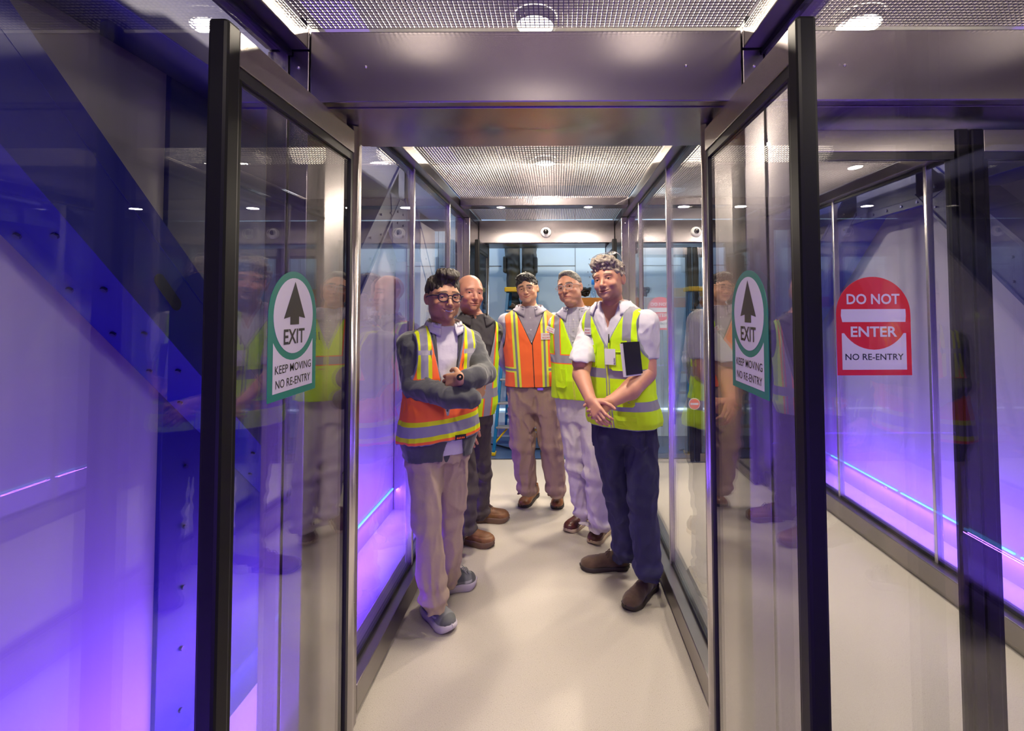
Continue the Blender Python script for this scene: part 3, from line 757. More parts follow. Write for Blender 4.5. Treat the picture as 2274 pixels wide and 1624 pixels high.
def bake_hair(t, st, tow, m, fn, h=.003):
    g = Field((-.125, -.155, -.10), (.125, .145, .175), h); fn(g); V, Q = g.mesh(); V = relax(V, Q, 1, .3)
    return sdf_obj('hair', [(tow(V), Q)], m, t)
def glasses(t, tow, m, rx, rz, cz=0, r=.0017, sq=2.6, bridge=.0, y0=-.101, half=.0335, name='glasses'):
    root = None; fr = MB()
    for s_ in (-1, 1):
        pts = []
        for i in range(37):
            a = 2*pi*i/36; ca, sa = cos(a), sin(a); q = (abs(ca)**sq+abs(sa)**sq)**(-1/sq)
            x = s_*half+rx*ca*q; pts.append(tow((x, y0+3.2*max(abs(x)-.012, 0)**2, cz+rz*sa*q)))
        fr.tube(pts, r, 8)
        xe = s_*(half+rx); fr.tube([tow((xe, y0+3.2*(abs(xe)-.012)**2, cz+rz*.45)), tow((s_*.076, -.075, cz+rz*.5)), tow((s_*.079, -.02, cz+rz*.45)), tow((s_*.080, .012, cz+.004)), tow((s_*.078, .03, cz-.012))], r*1.1, 8)
    fr.tube([tow((-half+rx*.97, y0, cz+rz*.35)), tow((0, y0-.003, cz+rz*.5)), tow((half-rx*.97, y0, cz+rz*.35))], r*1.1, 8)
    fo = fr.build(name, m, t, smooth=True)
    for s_ in (-1, 1):
        pts = []
        for i in range(36):
            a = 2*pi*i/36; ca, sa = cos(a), sin(a); q = (abs(ca)**sq+abs(sa)**sq)**(-1/sq)
            x = s_*half+rx*ca*q; pts.append(tow((x, y0+3.2*max(abs(x)-.012, 0)**2, cz+rz*sa*q)))
        lb = MB(); lb.v = [tuple(p) for p in pts]+[tuple(np.array(p)+R_off) for p in pts for R_off in (np.array((0, .0012, 0)),)]
        n = 36; lb.f = [tuple(range(n)), tuple(range(2*n-1, n-1, -1))]+[(i, n+i, n+(i+1) % n, (i+1) % n) for i in range(n)]
        lb.build('lens', MT['lens'], fo)
    return fo

# ------------------------------------------------------------------ torsos, clothes
STD = [(0, .145, .095, .110), (.12, .176, .108, .125), (.33, .165, .118, .100), (.55, .175, .122, .108), (.74, .188, .118, .116), (.85, .190, .100, .108), (.93, .148, .080, .092), (1.0, .080, .062, .070), (1.05, .062, .058, .060)]
class Torso:
    def __init__(s, hip, neck, yaw, w=1.0, belly=0.0, dep=1.0, std=STD):
        s.yaw = radians(yaw); s.hip = np.array(hip, float); s.neck = np.array(neck, float)
        s.t = np.array([q[0] for q in std]); s.a = np.array([q[1] for q in std])*w
        s.bf = np.array([q[2] for q in std])*dep+belly*np.exp(-((s.t-.36)/.22)**2); s.bb = np.array([q[3] for q in std])*dep
        s.lt = np.array((cos(s.yaw), sin(s.yaw))); s.fr = np.array((sin(s.yaw), -cos(s.yaw)))
    def local(s, X, Y, Z):
        t = (Z-s.hip[2])/(s.neck[2]-s.hip[2]); tc = np.clip(t, -.3, 1.1)
        cx = s.hip[0]+(s.neck[0]-s.hip[0])*tc; cy = s.hip[1]+(s.neck[1]-s.hip[1])*tc
        return (X-cx)*s.lt[0]+(Y-cy)*s.lt[1], (X-cx)*s.fr[0]+(Y-cy)*s.fr[1], t
    def prim(s, off=0.0, t0=0.0, t1=1.05, n=2.4, flare=0.0):
        z0 = s.hip[2]+t0*(s.neck[2]-s.hip[2]); z1 = s.hip[2]+t1*(s.neck[2]-s.hip[2])
        def f(X, Y, Z):
            lx, lf, t = s.local(X, Y, Z)
            fl = flare*np.clip((.45-t)/.45, 0, 1)
            a = np.interp(t, s.t, s.a)+off+fl; bf = np.interp(t, s.t, s.bf)+off+fl; bb = np.interp(t, s.t, s.bb)+off+fl
            b = np.where(lf > 0, bf, bb)
            e = ((np.abs(lx)/a)**n+(np.abs(lf)/b)**n)**(1/n)
            d = (e-1)*np.minimum(a, b)
            return np.maximum(d, np.maximum(z0-Z, Z-z1))
        r = s.a.max()+off+flare+.15
        lo = np.minimum(s.hip, s.neck)-r; hi = np.maximum(s.hip, s.neck)+r; lo[2] = z0; hi[2] = z1
        return f, lo, hi
    def pt(s, t, lx, lf):
        """point at height fraction t, lateral lx, distance lf in front of the torso surface"""
        c = s.hip+(s.neck-s.hip)*t; a = np.interp(t, s.t, s.a); bf = np.interp(t, s.t, s.bf)
        depth = bf*(max(1-(abs(lx)/a)**2.4, 0))**(1/2.4)+lf
        return np.array((c[0]+s.lt[0]*lx+s.fr[0]*depth, c[1]+s.lt[1]*lx+s.fr[1]*depth, c[2]))
def folds(amp, sx, sz, seed=0):
    def f(x, y, z):
        w1 = vnoise(x*sx*.6+9, y*sx*.6, z*sz*.6)*1.2
        a = np.abs(vnoise(x*sx+seed+w1, y*sx, z*sz+.6*x*sx+w1)); b = np.abs(vnoise(x*sx*2.2+w1, y*sx*2.2+seed, z*sz*2.0-.8*x*sx))
        return amp*(1.5*a+.8*b-.55)
    return f
def bounds(pts, pad):
    a = np.array([p[:3] for p in pts]); return a.min(0)-pad, a.max(0)+pad
def clean(parts): return parts
def collar(t, nk, rn, m, height=.034, drop=.05, point=.045, open_=.5, T=None, yaw=0, lean=.012, spread=1.0):
    """folded shirt collar round the neck: stand, fold and two points"""
    nk = np.array(nk, float); n = 56; rows = []
    yr = radians(yaw)
    prof = [(0, -.010, 0), (.10, .012, 0), (.2, 0, 1), (.45, .012, 1), (1, .026, 1)]
    V = []; F = []
    for layer, thick in ((0, 0.0), (1, .0045)):
        for j in range(7):
            u = j/6
            for i in range(n+1):
                a = -pi+open_*.5+(2*pi-open_)*i/n          # 0 = back, +-pi = front
                fr = (abs(a)/pi)**3
                dz = drop+point*fr*spread
                if u < .3:   h = height*(u/.3); rr = rn+.001; 
                else:        q = (u-.3)/.7; h = height-dz*q; rr = rn+.003+(.030+.018*fr)*q**.8
                rr += thick
                ax = sin(a); ay = cos(a)
                x = rr*ax; y = rr*ay*1.02
                h2 = h+lean*ay*1.6
                V.append((nk[0]+x*cos(yr)-y*sin(yr), nk[1]+x*sin(yr)+y*cos(yr), nk[2]+h2))
    m_ = n+1; L = 7*m_
    for j in range(6):
        for i in range(n):
            a = j*m_+i; F.append((a, a+1, a+m_+1, a+m_)); F.append((L+a, L+a+m_, L+a+m_+1, L+a+1))
    for i in range(n): F.append((6*m_+i, 6*m_+i+1, L+6*m_+i+1, L+6*m_+i)); F.append((i+1, i, L+i, L+i+1))
    for j in range(6):
        for e in (0, n): a = j*m_+e; q = (a, a+m_, L+a+m_, L+a); F.append(q if e == 0 else q[::-1])
    if T is not None:      # let the flap rest on the shirt
        V = np.array(V); c = nk[:2]; fn = T.prim(.016)[0]
        for _ in range(14):
            d = fn(V[:, 0], V[:, 1], V[:, 2]); lay = np.where(np.arange(len(V)) >= L, .0045, 0); bad = (d < lay)
            r = V[:, :2]-c; r /= np.maximum(np.linalg.norm(r, axis=1), 1e-6)[:, None]
            V[bad, :2] += r[bad]*.003; V[bad, 2] += .0015
    return mesh_obj('collar', V, F, m, t, smooth=True)

def limb_radius(pts): return max(p[3] for p in pts)
def shirt_parts(T, arms, h=.0055, t0=.05, off=.004, fold=.007, cutfn=None, seed=1, k=.035, zcut=None):
    lo, hi = T.prim(off)[1:]
    pts = [p for a in arms for p in a]; l2, h2 = bounds(pts, .09)
    lo = np.minimum(lo, l2); hi = np.maximum(hi, h2); lo[2] = min(T.hip[2]+t0*(T.neck[2]-T.hip[2])-.02, l2[2])
    hi[2] = T.neck[2]+.06
    g = Field(lo, hi, h); g.add(T.prim(off, t0, 1.02), .01)
    X, Y, Z = g.grid(); lx, lf, tt = T.local(X, Y, Z)
    neck = (.058-np.hypot(lx, lf))+np.where(tt > .965, 0, -.5)
    if cutfn is not None: neck = np.maximum(neck, cutfn(lx, lf, tt))
    g.d = np.maximum(g.d, (neck+0*g.d).astype(np.float32))
    for a in arms:
        g2 = Field(lo, hi, h); g2.chain(a, .012)
        if zcut is not None: g2.d = np.maximum(g2.d, (zcut-Z+.12*np.abs(lx)-.025+0*g2.d).astype(np.float32))
        g.d = smin(g.d, g2.d, k)
    g.displace(folds(fold, 15, 10, seed), .03)
    return g
def vest_obj(t, T, style, m, off=.016, t0=.16, flare=.012, v_t=.42, v_w=.085, arm=(.062, .15, .80), mask_fn=None, k_arm=None, h=.0055, fold=.003, seed=5, hemslope=0.0, cuts=(), name='vest', nback=.075):
    lo, hi = T.prim(off+flare)[1:]; L = T.neck[2]-T.hip[2]; lo = lo.copy(); hi = hi.copy(); lo[2] = T.hip[2]+(t0-.08)*L-.02; hi[2] = T.neck[2]+.05
    g = Field(lo, hi, h); g.add(T.prim(off, t0-.10, 1.0, flare=flare), .01)
    X, Y, Z = g.grid(); lx, lf, tt = T.local(X, Y, Z)
    # hem, V neck, back neck, arm holes as one keep-out field
    hem = (t0+hemslope*lx/.17-tt)*L
    vv = np.where(lf > -.0, (v_w*np.clip((tt-v_t)/(1-v_t), -1, 2)-np.abs(lx)), 1.0*0-1)   # >0 inside the V
    vcut = np.where(lf > .0, vv*.9, -.5)
    nb = nback-np.sqrt(lx**2+(lf)**2); nb = np.where(tt > .9, nb, -.5)
    aw, ah, ac = arm
    ak = 1-np.sqrt(((np.abs(lx)-np.interp(ac, T.t, T.a)-.02)/aw)**2+((tt-ac)*L/ah)**2); acut = ak*aw
    K = np.maximum(np.maximum(hem, vcut), np.maximum(nb, acut))
    g.d = np.maximum(g.d, K.astype(np.float32)+np.zeros_like(g.d))
    for c in cuts: g.cut(c, .003)
    g.displace(folds(fold, 14, 8, seed), .02)
    V, Q = g.mesh(); V = relax(V, Q, 1, .4)
    lx, lf, tt = T.local(*V.T)
    z = V[:, 2]; ed = np.minimum(np.abs(hem_v(T, lx, tt, t0, hemslope, L)), np.where((lf > 0) & (tt > v_t-.02), np.abs(v_w*(tt-v_t)/(1-v_t)-np.abs(lx)), 1))
    ak = (1-np.sqrt(((np.abs(lx)-np.interp(ac, T.t, T.a)-.02)/aw)**2+((tt-ac)*L/ah)**2))*aw
    ed = np.minimum(ed, np.abs(ak))
    masks = mask_fn(lx, lf, tt, z, L, ed) if mask_fn else {}
    return sdf_obj(name, [(V, Q)], m, t, masks)
def hem_v(T, lx, tt, t0, hs, L): return (t0+hs*lx/.17-tt)*L
def trousers(t, T, legs, m, h=.006, waist=.16, fold=.014, belt=None, seed=9, off=.006, ring=.009, name='trousers', masks=None):
    pts = [p for l in legs for p in l]; lo, hi = bounds(pts, .13); lo[2] = min(p[2] for p in pts)-.04
    L = T.neck[2]-T.hip[2]; hi[2] = T.hip[2]+waist*L+.02
    l2, h2 = T.prim(off)[1:]; lo[:2] = np.minimum(lo[:2], l2[:2]); hi[:2] = np.maximum(hi[:2], h2[:2])
    ds = []; legs = [l[:-1]+[(l[-1][0], l[-1][1], max(l[-1][2]-.04, .055), l[-1][3]+.004)] for l in legs]
    lo[2] = .02 if min(l[-1][2] for l in legs) < .5 else lo[2]
    g = Field(lo, hi, h)
    for l in legs:
        g2 = Field(lo, hi, h); g2.chain(l, .02)
        za = l[-1][2]
        X, Y, Z = g2.grid(); g2.d = np.maximum(g2.d, (za-.0-Z)+0*g2.d)      # flat hem
        ds.append(g2.d)
    d = smin(ds[0], ds[1], .006); g.d = np.minimum(g.d, d)
    g.add(T.prim(off, -.06, waist), .05)
    lows = [l[-1][2] for l in legs]
    g.displace(folds(fold, 12, 5.5, seed), .03)
    # ankle stacking rings
    def rings(x, y, z):
        r = 0
        for l in legs:
            a = np.array(l[-1][:3]); dd = np.hypot(x-a[0], y-a[1]); w_ = np.exp(-(np.maximum(z-a[2], 0)/.13)**2)*(dd < .12)
            r = r+w_*ring*np.sin((z-a[2])*75+8*(x-a[0])+2.0*vnoise(x*9, y*9, z*6))
            kn = np.array(l[len(l)//2][:3]); wk = np.exp(-((z-kn[2])/.10)**2)*(np.hypot(x-kn[0], y-kn[1]) < .13)
            r = r+wk*ring*.5*np.sin((z-kn[2])*60+14*(x-kn[0]))
        return r
    g.displace(rings, .03)
    X, Y, Z = g.grid()
    for l in legs:
        a = l[-1]; g.d = np.maximum(g.d, np.where(np.hypot(X-a[0], Y-a[1]) < .13, a[2]-Z, -1).astype(np.float32))
    V, Q = g.mesh(); V = relax(V, Q, 1, .4)
    return sdf_obj(name, [(V, Q)], m, t, masks(V) if masks else None)

# ------------------------------------------------------------------ shoes (heel at origin, toe to +x)
def shoe(t, heel, toe, um, sm, style='boot', L=None, width=.052, lace='lace', zoff=0.0, soleh=.028, masks=None, upper_h=.115, mark=False):
    heel = np.array(heel, float); toe = np.array(toe, float); d = toe-heel; Ln = np.linalg.norm(d[:2]); L = L or Ln
    cx, sx = d[0]/Ln, d[1]/Ln
    def tow(P): P = np.asarray(P, float).reshape(-1, 3); return np.stack([heel[0]+P[:, 0]*cx-P[:, 1]*sx, heel[1]+P[:, 0]*sx+P[:, 1]*cx, zoff+P[:, 2]], 1)
    W = width
    g = Field((-.02, -.08, soleh*.5), (L+.02, .08, upper_h+.05), .0042)
    th = soleh
    g.add(ell((.045, 0, th+.028), (.048, W*.70, .052)), .01)
    g.add(ell((L*.45, 0, th+.020), (L*.30, W*.76, .046)), .03)
    g.add(ell((L*.76, 0, th+.010), (L*.235, W*.93, .042)), .03)
    g.add(rc((.06, 0, th+.04), (.062, 0, upper_h-.01), .040, .038), .02)
    g.add(rc((.09, 0, th+.055), (L*.55, 0, th+.035), .032, .022), .02)
    g.cut(rc((.060, 0, upper_h+.012), (.060, 0, upper_h-.018), .034, .028), .004)
    g.keep(lambda X, Y, Z: th-.006-Z+0*X, .002)
    if style == 'moc':
        g.displace(lambda x, y, z: np.where((x > L*.55) & (np.abs(z-(th+.034)) < .004), .0022, 0), .02)
    g.displace(folds(.0012, 30, 30, 2), .02)
    V, Q = g.mesh(); V = relax(V, Q, 1, .3)
    mk = masks(V, L) if masks else {}
    so = sdf_obj('shoe', [(tow(V), Q)], um, t, mk)
    n = 48; out = []
    for i in range(n):
        a = 2*pi*i/n; u = (1-cos(a))/2*(L+.006)-.003
        wp = np.interp(u/L, [0, .05, .15, .35, .55, .75, .9, .97, 1], [.0, .62, .78, .74, .86, 1.02, .80, .45, 0])*W*1.02
        out.append((u, wp if a < pi else -wp))
    sb = MB(); lv = [(0, .97, 0), (.004, 1.0, 0), (soleh*.55, .985, 0), (soleh, 1.01, 0), (soleh+.004, .96, 0)]
    if style == 'sneaker': lv = [(0, .92, 0), (.006, .98, 0), (soleh*.5, 1.06, 0), (soleh, 1.05, 0), (soleh+.008, .97, 0)]
    sv = []
    for (z, k, _) in lv:
        for (u, v) in out:
            lift = .016*max((u-L*.82)/(L*.18), 0)**2 + (.006*max((.05-u)/.05, 0) if style == 'sneaker' else 0)
            arch = 0 if (style == 'sneaker' or z > .001) else (.006 if .30*L < u < .42*L else 0)
            sv.append((L/2+(u-L/2)*k, v*k, z+(lift+arch)*(1 if z < soleh*.6 else .6)))
    sf = []
    for j in range(len(lv)-1):
        for i in range(n): q = (i+1) % n; sf.append((j*n+i, j*n+q, (j+1)*n+q, (j+1)*n+i))
    sf.append(tuple(range(n))[::-1]); sf.append(tuple((len(lv)-1)*n+i for i in range(n)))
    o = mesh_obj('sole', tow(sv), sf, sm, so, smooth=True)
    lb = MB()
    for i in range(4):
        x = .120+i*.026*(L/.3); zt = th+.082-.0135*i-.004; w_ = .018-.001*i
        for s_ in (-1, 1):
            p = [(x, -s_*w_, zt-.010), (x+.006, -s_*w_*.5, zt+.001), (x+.014, s_*w_*.5, zt-.001), (x+.020, s_*w_, zt-.013)]
            lb.tube([tuple(tow(q)[0]) for q in p], .0024, 6)
    for s_ in (-1, 1):
        p = [(.130, 0, th+.082), (.122, s_*.014, th+.090), (.130, s_*.030, th+.076), (.142, s_*.034, th+.058)]
        lb.tube([tuple(tow(q)[0]) for q in p], .0023, 6)
        p = [(.130, 0, th+.082), (.146, s_*.012, th+.074), (.158, s_*.026, th+.052)]
        lb.tube([tuple(tow(q)[0]) for q in p], .0022, 6)
    lb.build('lace', MT[lace], so, smooth=True)
    return so

# ------------------------------------------------------------------ hands
def hand_prims(wrist, direc, normal, thumb, curl=(.3, .5, .4), k=1.06, spread=.06, tcurl=.3, curls=None, palm=.092, wr=.026):
    """normal: back-of-hand direction; thumb: +1/-1 side of the thumb along direc x normal"""
    w0 = np.array(wrist, float); d = np.array(direc, float); d /= np.linalg.norm(d); n_ = np.array(normal, float); n_ -= d*(n_@d); n_ /= np.linalg.norm(n_)
    s_ = np.cross(d, n_)*thumb; s_ /= np.linalg.norm(s_); P = []
    palm *= k
    for o in (-.024, -.008, .010, .026):
        P.append((rc(w0+s_*o*.6*k, w0+d*palm*.92+s_*o*k, .0150*k, .0125*k), .012))
    lens = (.074, .083, .077, .060); offs = (.030, .010, -.010, -.029); rad = (.0092, .0095, .0088, .0078)
    F = []
    for i in range(4):
        c = curls[i] if curls else curl; b = w0+d*palm*(1, 1.03, .99, .92)[i]+s_*offs[i]*k
        dir_ = d*cos(spread*(1.5-i))+s_*sin(spread*(1.5-i)); ang = 0; p = b; r = rad[i]*k; sg = []
        for j, (fr, cc) in enumerate(zip((.46, .30, .24), c)):
            ang += cc; q = p+(dir_*cos(ang)-n_*sin(ang))*lens[i]*fr*k; sg.append((p, q, r*(1-.07*j), r*(1-.07*(j+1)))); p = q
        F.append(sg)
    b = w0+d*.022*k+s_*.026*k-n_*.006; d1 = (d*.72+s_*.62-n_*.30); d1 /= np.linalg.norm(d1); p1 = b+d1*.046*k
    d2 = d*cos(tcurl)+s_*(.55-tcurl)-n_*.35; d2 /= np.linalg.norm(d2); p2 = p1+d2*.034*k
    d3 = d*cos(tcurl)+s_*(.25-tcurl)-n_*.45; d3 /= np.linalg.norm(d3); p3 = p2+d3*.028*k
    F.append([(b, p1, .0145*k, .0115*k), (p1, p2, .0110*k, .0098*k), (p2, p3, .0098*k, .0085*k)])
    return P, F
def hand_mesh(wrist, direc, normal, thumb, forearm=None, h=.0032, **kw):
    P, F = hand_prims(wrist, direc, normal, thumb, **kw)
    pts = [q for f in F for sg in f for q in (sg[0], sg[1])]+[np.array(wrist)]
    if forearm is not None: pts += [np.array(f[:3]) for f in forearm]
    lo = np.min(pts, 0)-.06; hi = np.max(pts, 0)+.06
    g = Field(lo, hi, h)
    for pr, k in P: g.add(pr, k)
    if forearm is not None: g.chain(forearm, .02)
    base = g.d.copy()
    for f in F:
        g2 = Field(lo, hi, h)
        for (a, b, r1, r2) in f: g2.add(rc(a, b, r1, r2), .004)
        g.d = smin(g.d, g2.d, .005)
    V, Q = g.mesh(); return relax(V, Q, 1, .3), Q
def badge(t, name, c, u, v, n_, w_, h_, m, lines=(), ink=None, sub='sticker'):
    """flat rectangular label with lettering; c centre, u right, v up, n_ outward"""
    c = np.array(c, float); u = np.array(u, float); v = np.array(v, float); n_ = np.array(n_, float)
    u /= np.linalg.norm(u); v /= np.linalg.norm(v); n_ /= np.linalg.norm(n_)
    poly = [(-w_/2, -h_/2), (w_/2, -h_/2), (w_/2, h_/2), (-w_/2, h_/2)]
    V, F = slab(poly, lambda a, b, d: tuple(c+u*a+v*b+n_*d), .0, .0015)
    o = mesh_obj(name, V, F, m, t)
    for (s, wd, ht, du, dv, rot) in lines:
        uu, vv = (u, v) if not rot else (-v, u)
        text_on('lettering', s, wd, ht, lambda a, b: tuple(c+uu*a+vv*b+u*du+v*dv+n_*.0022), ink, o, .015)
    return o
# ------------------------------------------------------------------ the five men
def gnd(px, py):
    d = F_ + R_*((px-PPX)/FPX) - U_*((py-PPY)/FPX)
    return np.array((0, 0, HEYE)) + np.array(d)*(-HEYE/d.z)
def J(px, py, Y, r): return tuple(at(px, py, Y))+(r,)
SKIN = {'tan': (.46, .235, .145), 'pink': (.52, .245, .165), 'olive': (.50, .27, .165), 'fair': (.56, .26, .175), 'warm': (.50, .24, .155)}
def skinmat(name, c, lips=(.36, .10, .09), brow=(.03, .02, .015), beard=None, bamt=.3, scalp=None):
    ly = [('cheek', (c[0]*1.08, c[1]*.78, c[2]*.74), .02, .45)]
    if beard: ly.append(('beard', beard, .014, bamt))
    if scalp: ly.append(('scalp', scalp, .008, .55))
    ly += [('brow', brow, .0012, .9), ('lips', lips, .0012, .85), ('mline', (lips[0]*.25, lips[1]*.3, lips[2]*.3), .0008, .8), ('lash_shade', (.03, .015, .012), .10, .75)]
    return maskmat(name, c, ly, rough=.48, bump2=.12, b2scale=900, noise=.05, sub=.12)
MT['skin_hand'] = {}
def person(label, foot):
    t = empty('person', (foot[0], foot[1], 0), label, 'person', None); return t
def head_back(T): pass
CL = dict(bump=.8, bscale=16, bump2=.15, b2scale=700)
def hidden_body(T, legs, arms, h=.011):
    """torso and limbs under the clothes, so the body is one figure"""
    pts = [p for l in legs+arms for p in l]; lo, hi = bounds(pts, .08); l2, h2 = T.prim(0)[1:]; lo = np.minimum(lo, l2); hi = np.maximum(hi, h2)
    g = Field(lo, hi, h); g.add(T.prim(-.014, -.03, 1.06), .01)
    for l in legs: g.chain([(a, b, c, r*.62) for a, b, c, r in l], .02)
    for l in arms: g.chain([(a, b, c, r*.70) for a, b, c, r in l], .02)
    return g.mesh()
def finish_body(t, head, masks, others, m):
    parts = [head]+others; n = sum(len(p[0]) for p in others)
    mk = {k: np.concatenate([v, np.ones(n)]) for k, v in masks.items()}
    return sdf_obj('body', parts, m, t, mk)

# --- A: left front, orange vest over a charcoal blazer, arms crossed -----------------
tA = person('smiling man in orange safety vest over charcoal blazer, black round glasses, arms crossed', gnd(985, 1345))
T = Torso(at(972, 1000, 2.66), at(985, 722, 2.64), 27, w=1.0, belly=.022)
HA = at(984, 662, 2.60); RA = rotm(33, 1, 2); kA = 1.06
neckA = tuple(at(986, 732, 2.65))+(.062,)
head, mk, tow = head_parts(tA, HA, RA, kA, dict(smile=1.0, mouth=.0030, eye=.0022, jaw=1.04, face=1.04, brow=.0036, browz=.004, gaze=(-.25, -1, 0), neck=1.06, dchin=0), neckA, None)
sh = T.pt(.85, -.165, -.11), T.pt(.85, .165, -.11)
armR = [tuple(sh[0])+(.074,), J(921, 856, 2.53, .064), J(1000, 883, 2.39, .056), J(1048, 886, 2.37, .047)]
armL = [tuple(sh[1])+(.074,), J(1074, 830, 2.58, .064), J(1055, 838, 2.44, .055), J(1036, 840, 2.39, .046)]
legsA = [[J(946, 1005, 2.62, .098), J(948, 1165, 2.55, .078), J(965, 1334, 2.50, .066)],
         [J(1004, 1005, 2.70, .096), J(1003, 1150, 2.76, .076), J(992, 1282, 2.80, .064)]]
mS = skinmat('skin_tan', SKIN['tan'], lips=(.40, .12, .10), brow=(.07, .04, .03))
hl = hand_mesh(at(1024, 841, 2.365), at(985, 850, 2.43)-at(1024, 841, 2.365), (0, -1, .35), 1, forearm=[J(1040, 841, 2.40, .030), J(1024, 841, 2.365, .026)], curls=[(.4, .5, .3)]*4)
hr = hand_mesh(at(1050, 884, 2.40), (.35, .9, .35), (.8, -.4, 0), -1, curls=[(.3, .6, .4)]*4)
finish_body(tA, head, mk, [hl, hr, hidden_body(T, legsA, [armR, armL])], mS)
MT['blazer'] = maskmat('charcoal_blazer', (.050, .052, .062), rough=.85, sheen=.3, **CL)
g = shirt_parts(T, [armR, armL], t0=-.06, off=.012, fold=.007, seed=3, cutfn=lambda lx, lf, tt: np.where(lf > 0, (.085*np.clip((tt-.30)/.7, 0, 2)-np.abs(lx))*.9, -.5))
V, Q = g.mesh(); blz = sdf_obj('blazer', [(relax(V, Q, 1, .4), Q)], MT['blazer'], tA)
# lower skirts of the blazer, rounded away at the front
g = Field(T.hip-.30, T.hip+np.array((.30, .30, .30)), .006); g.add(T.prim(.036, -.035, .15, flare=.006), .01)
X, Y, Z = g.grid(); lx, lf, tt = T.local(X, Y, Z)
qf = np.where(lf > 0, (.030+.10*np.clip(.18-tt, 0, .3)**.8*1.0)-np.abs(lx-.055), -.5); g.d = np.maximum(g.d, qf.astype(np.float32)+0*g.d); g.displace(folds(.004, 12, 8, 2), .02)
V, Q = g.mesh(); sdf_obj('blazer_skirt', [(relax(V, Q, 1, .4), Q)], MT['blazer'], blz)
MT['whiteshirt'] = maskmat('white_polo', (.62, .58, .66), rough=.8, **CL)
g = Field(T.prim(.006)[1]-np.array((.03, .03, .12)), T.prim(.006)[2]+.03, .0055); g.add(T.prim(.003, .1, 1.0), .01).add(T.prim(.025, -.01, .2), .01); g.displace(folds(.003, 16, 10, 8), .02)
g.d = np.maximum(g.d, 0*g.d+(( .060-np.hypot(*[q for q in T.local(*g.grid())[:2]]))+np.where(T.local(*g.grid())[2] > .96, 0, -.5)).astype(np.float32))
V, Q = g.mesh(); sdf_obj('shirt', [(relax(V, Q, 1, .4), Q)], MT['whiteshirt'], tA)
collar(tA, at(986, 726, 2.645), .068, MT['whiteshirt'], height=.034, drop=.035, point=.040, open_=.8, yaw=27, T=T)
# lapels of the blazer
for s_ in (-1, 1):
    P = [(.98, s_*.060, .012), (.93, s_*.075, .026), (.80, s_*.094, .030), (.66, s_*.072, .030), (.38, s_*.020, .026), (.60, s_*.045, .022), (.80, s_*.055, .018)]
    pts = [T.pt(*q) for q in P]; fo = np.array([T.fr[0], T.fr[1], 0])
    v = [tuple(p) for p in pts]+[tuple(p-fo*.006) for p in pts]; n = len(P)
    f = [tuple(range(n))[::s_], tuple(range(n, 2*n))[::-s_]]+[((i, (i+1) % n, n+(i+1) % n, n+i)[::-s_]) for i in range(n)]
    mesh_obj('lapel', v, f, MT['blazer'], blz)
def mA(lx, lf, tt, z, L, ed):
    band = np.abs(tt-.228-.022*lx/.17)*L; side = np.abs(np.abs(lx)-.118-.02*(tt-.6))
    up = np.where(tt > .60, -1, 1)
    vs_l = np.maximum(side-.036, up); vs_s = np.maximum(side-.018, up)
    return dict(lime=np.minimum(band-.052, vs_l), silver=np.minimum(band-.028, vs_s), trim=np.maximum(ed-.007, -ed*0-1), cross=np.maximum(np.abs(tt-.80)*L-.012, side-.040))
MT['vestA'] = maskmat('orange_vest', ORANGE, (('lime', (.75, .85, .0), .0006), ('silver', SILV, .0006), ('cross', (.42, .40, .42), .0006), ('trim', GREYTRIM, .001)), rough=.75, bump=.5, bscale=11, bump2=.3, b2scale=600)
vA = vest_obj(tA, T, 'A', MT['vestA'], off=.030, t0=.12, flare=.030, v_t=.34, v_w=.095, arm=(.052, .16, .80), mask_fn=mA, fold=.007, hemslope=.022)
frA = np.array((T.fr[0], T.fr[1], 0)); ltA = np.array((T.lt[0], T.lt[1], 0)); UP = np.array((0, 0, 1.))
MT['orange'] = mat('orange_cloth', ORANGE, .75, bump=.3, bscale=80); MT['lime'] = mat('lime_cloth', YEL, .75, bump=.3, bscale=80)
def pocket(t, T, tt, lx, w_, h_, m, off, flap=True, parent=None):
    c = T.pt(tt, lx, off); sl = (T.pt(tt, lx+.02, off)-T.pt(tt, lx-.02, off)); sl /= np.linalg.norm(sl); n_ = np.cross(sl, UP); 
    up = T.pt(tt+.05, lx, off)-T.pt(tt-.05, lx, off); up /= np.linalg.norm(up); n_ = np.cross(sl, up)
    if n_@np.array((T.fr[0], T.fr[1], 0)) < 0: n_ = -n_
    def pan(x0, x1, z0, z1, d0, d1, r=.012):
        poly = [(x0+r, z0), (x1-r, z0), (x1, z0+r), (x1, z1), (x0, z1), (x0, z0+r)]
        return slab(poly, lambda a, b, d: tuple(c+sl*a+up*b+n_*(d-3.2*a*a)), d0, d1)
    o = mesh_obj('pocket', *pan(-w_/2, w_/2, -h_, 0, -.012, .0035), m, parent or t)
    if flap: mesh_obj('flap', *pan(-w_/2-.004, w_/2+.004, -h_*.36, .006, .004, .0065), m, o)
    return c, sl, up, n_
pocket(tA, T, .60, -.085, .075, .105, MT['orange'], .036, parent=vA)
pocket(tA, T, .60, .115, .06, .09, MT['orange'], .036, parent=vA)
c = T.pt(.10, .02, .058); u_ = T.pt(.10, .04, .058)-T.pt(.10, .0, .058)
badge(vA, 'maker_label', T.pt(.150, .075, .060), u_, UP, frA, .058, .026, MT['signblack'], (('\u25b2\u25b2\u25b2\u25b2\u25b2', .044, .012, 0, -.007, 0),), MT['orange'])
badge(vA, 'escort_sticker', T.pt(.50, .118, .048), T.pt(.5, .13, .05)-T.pt(.5, .10, .05), UP, frA, .05, .036, MT['stickerwhite'], (('ESCORT', .036, .008, 0, .003, 0), ('REQUIRED', .040, .008, 0, -.012, 0)), MT['stickerred'])
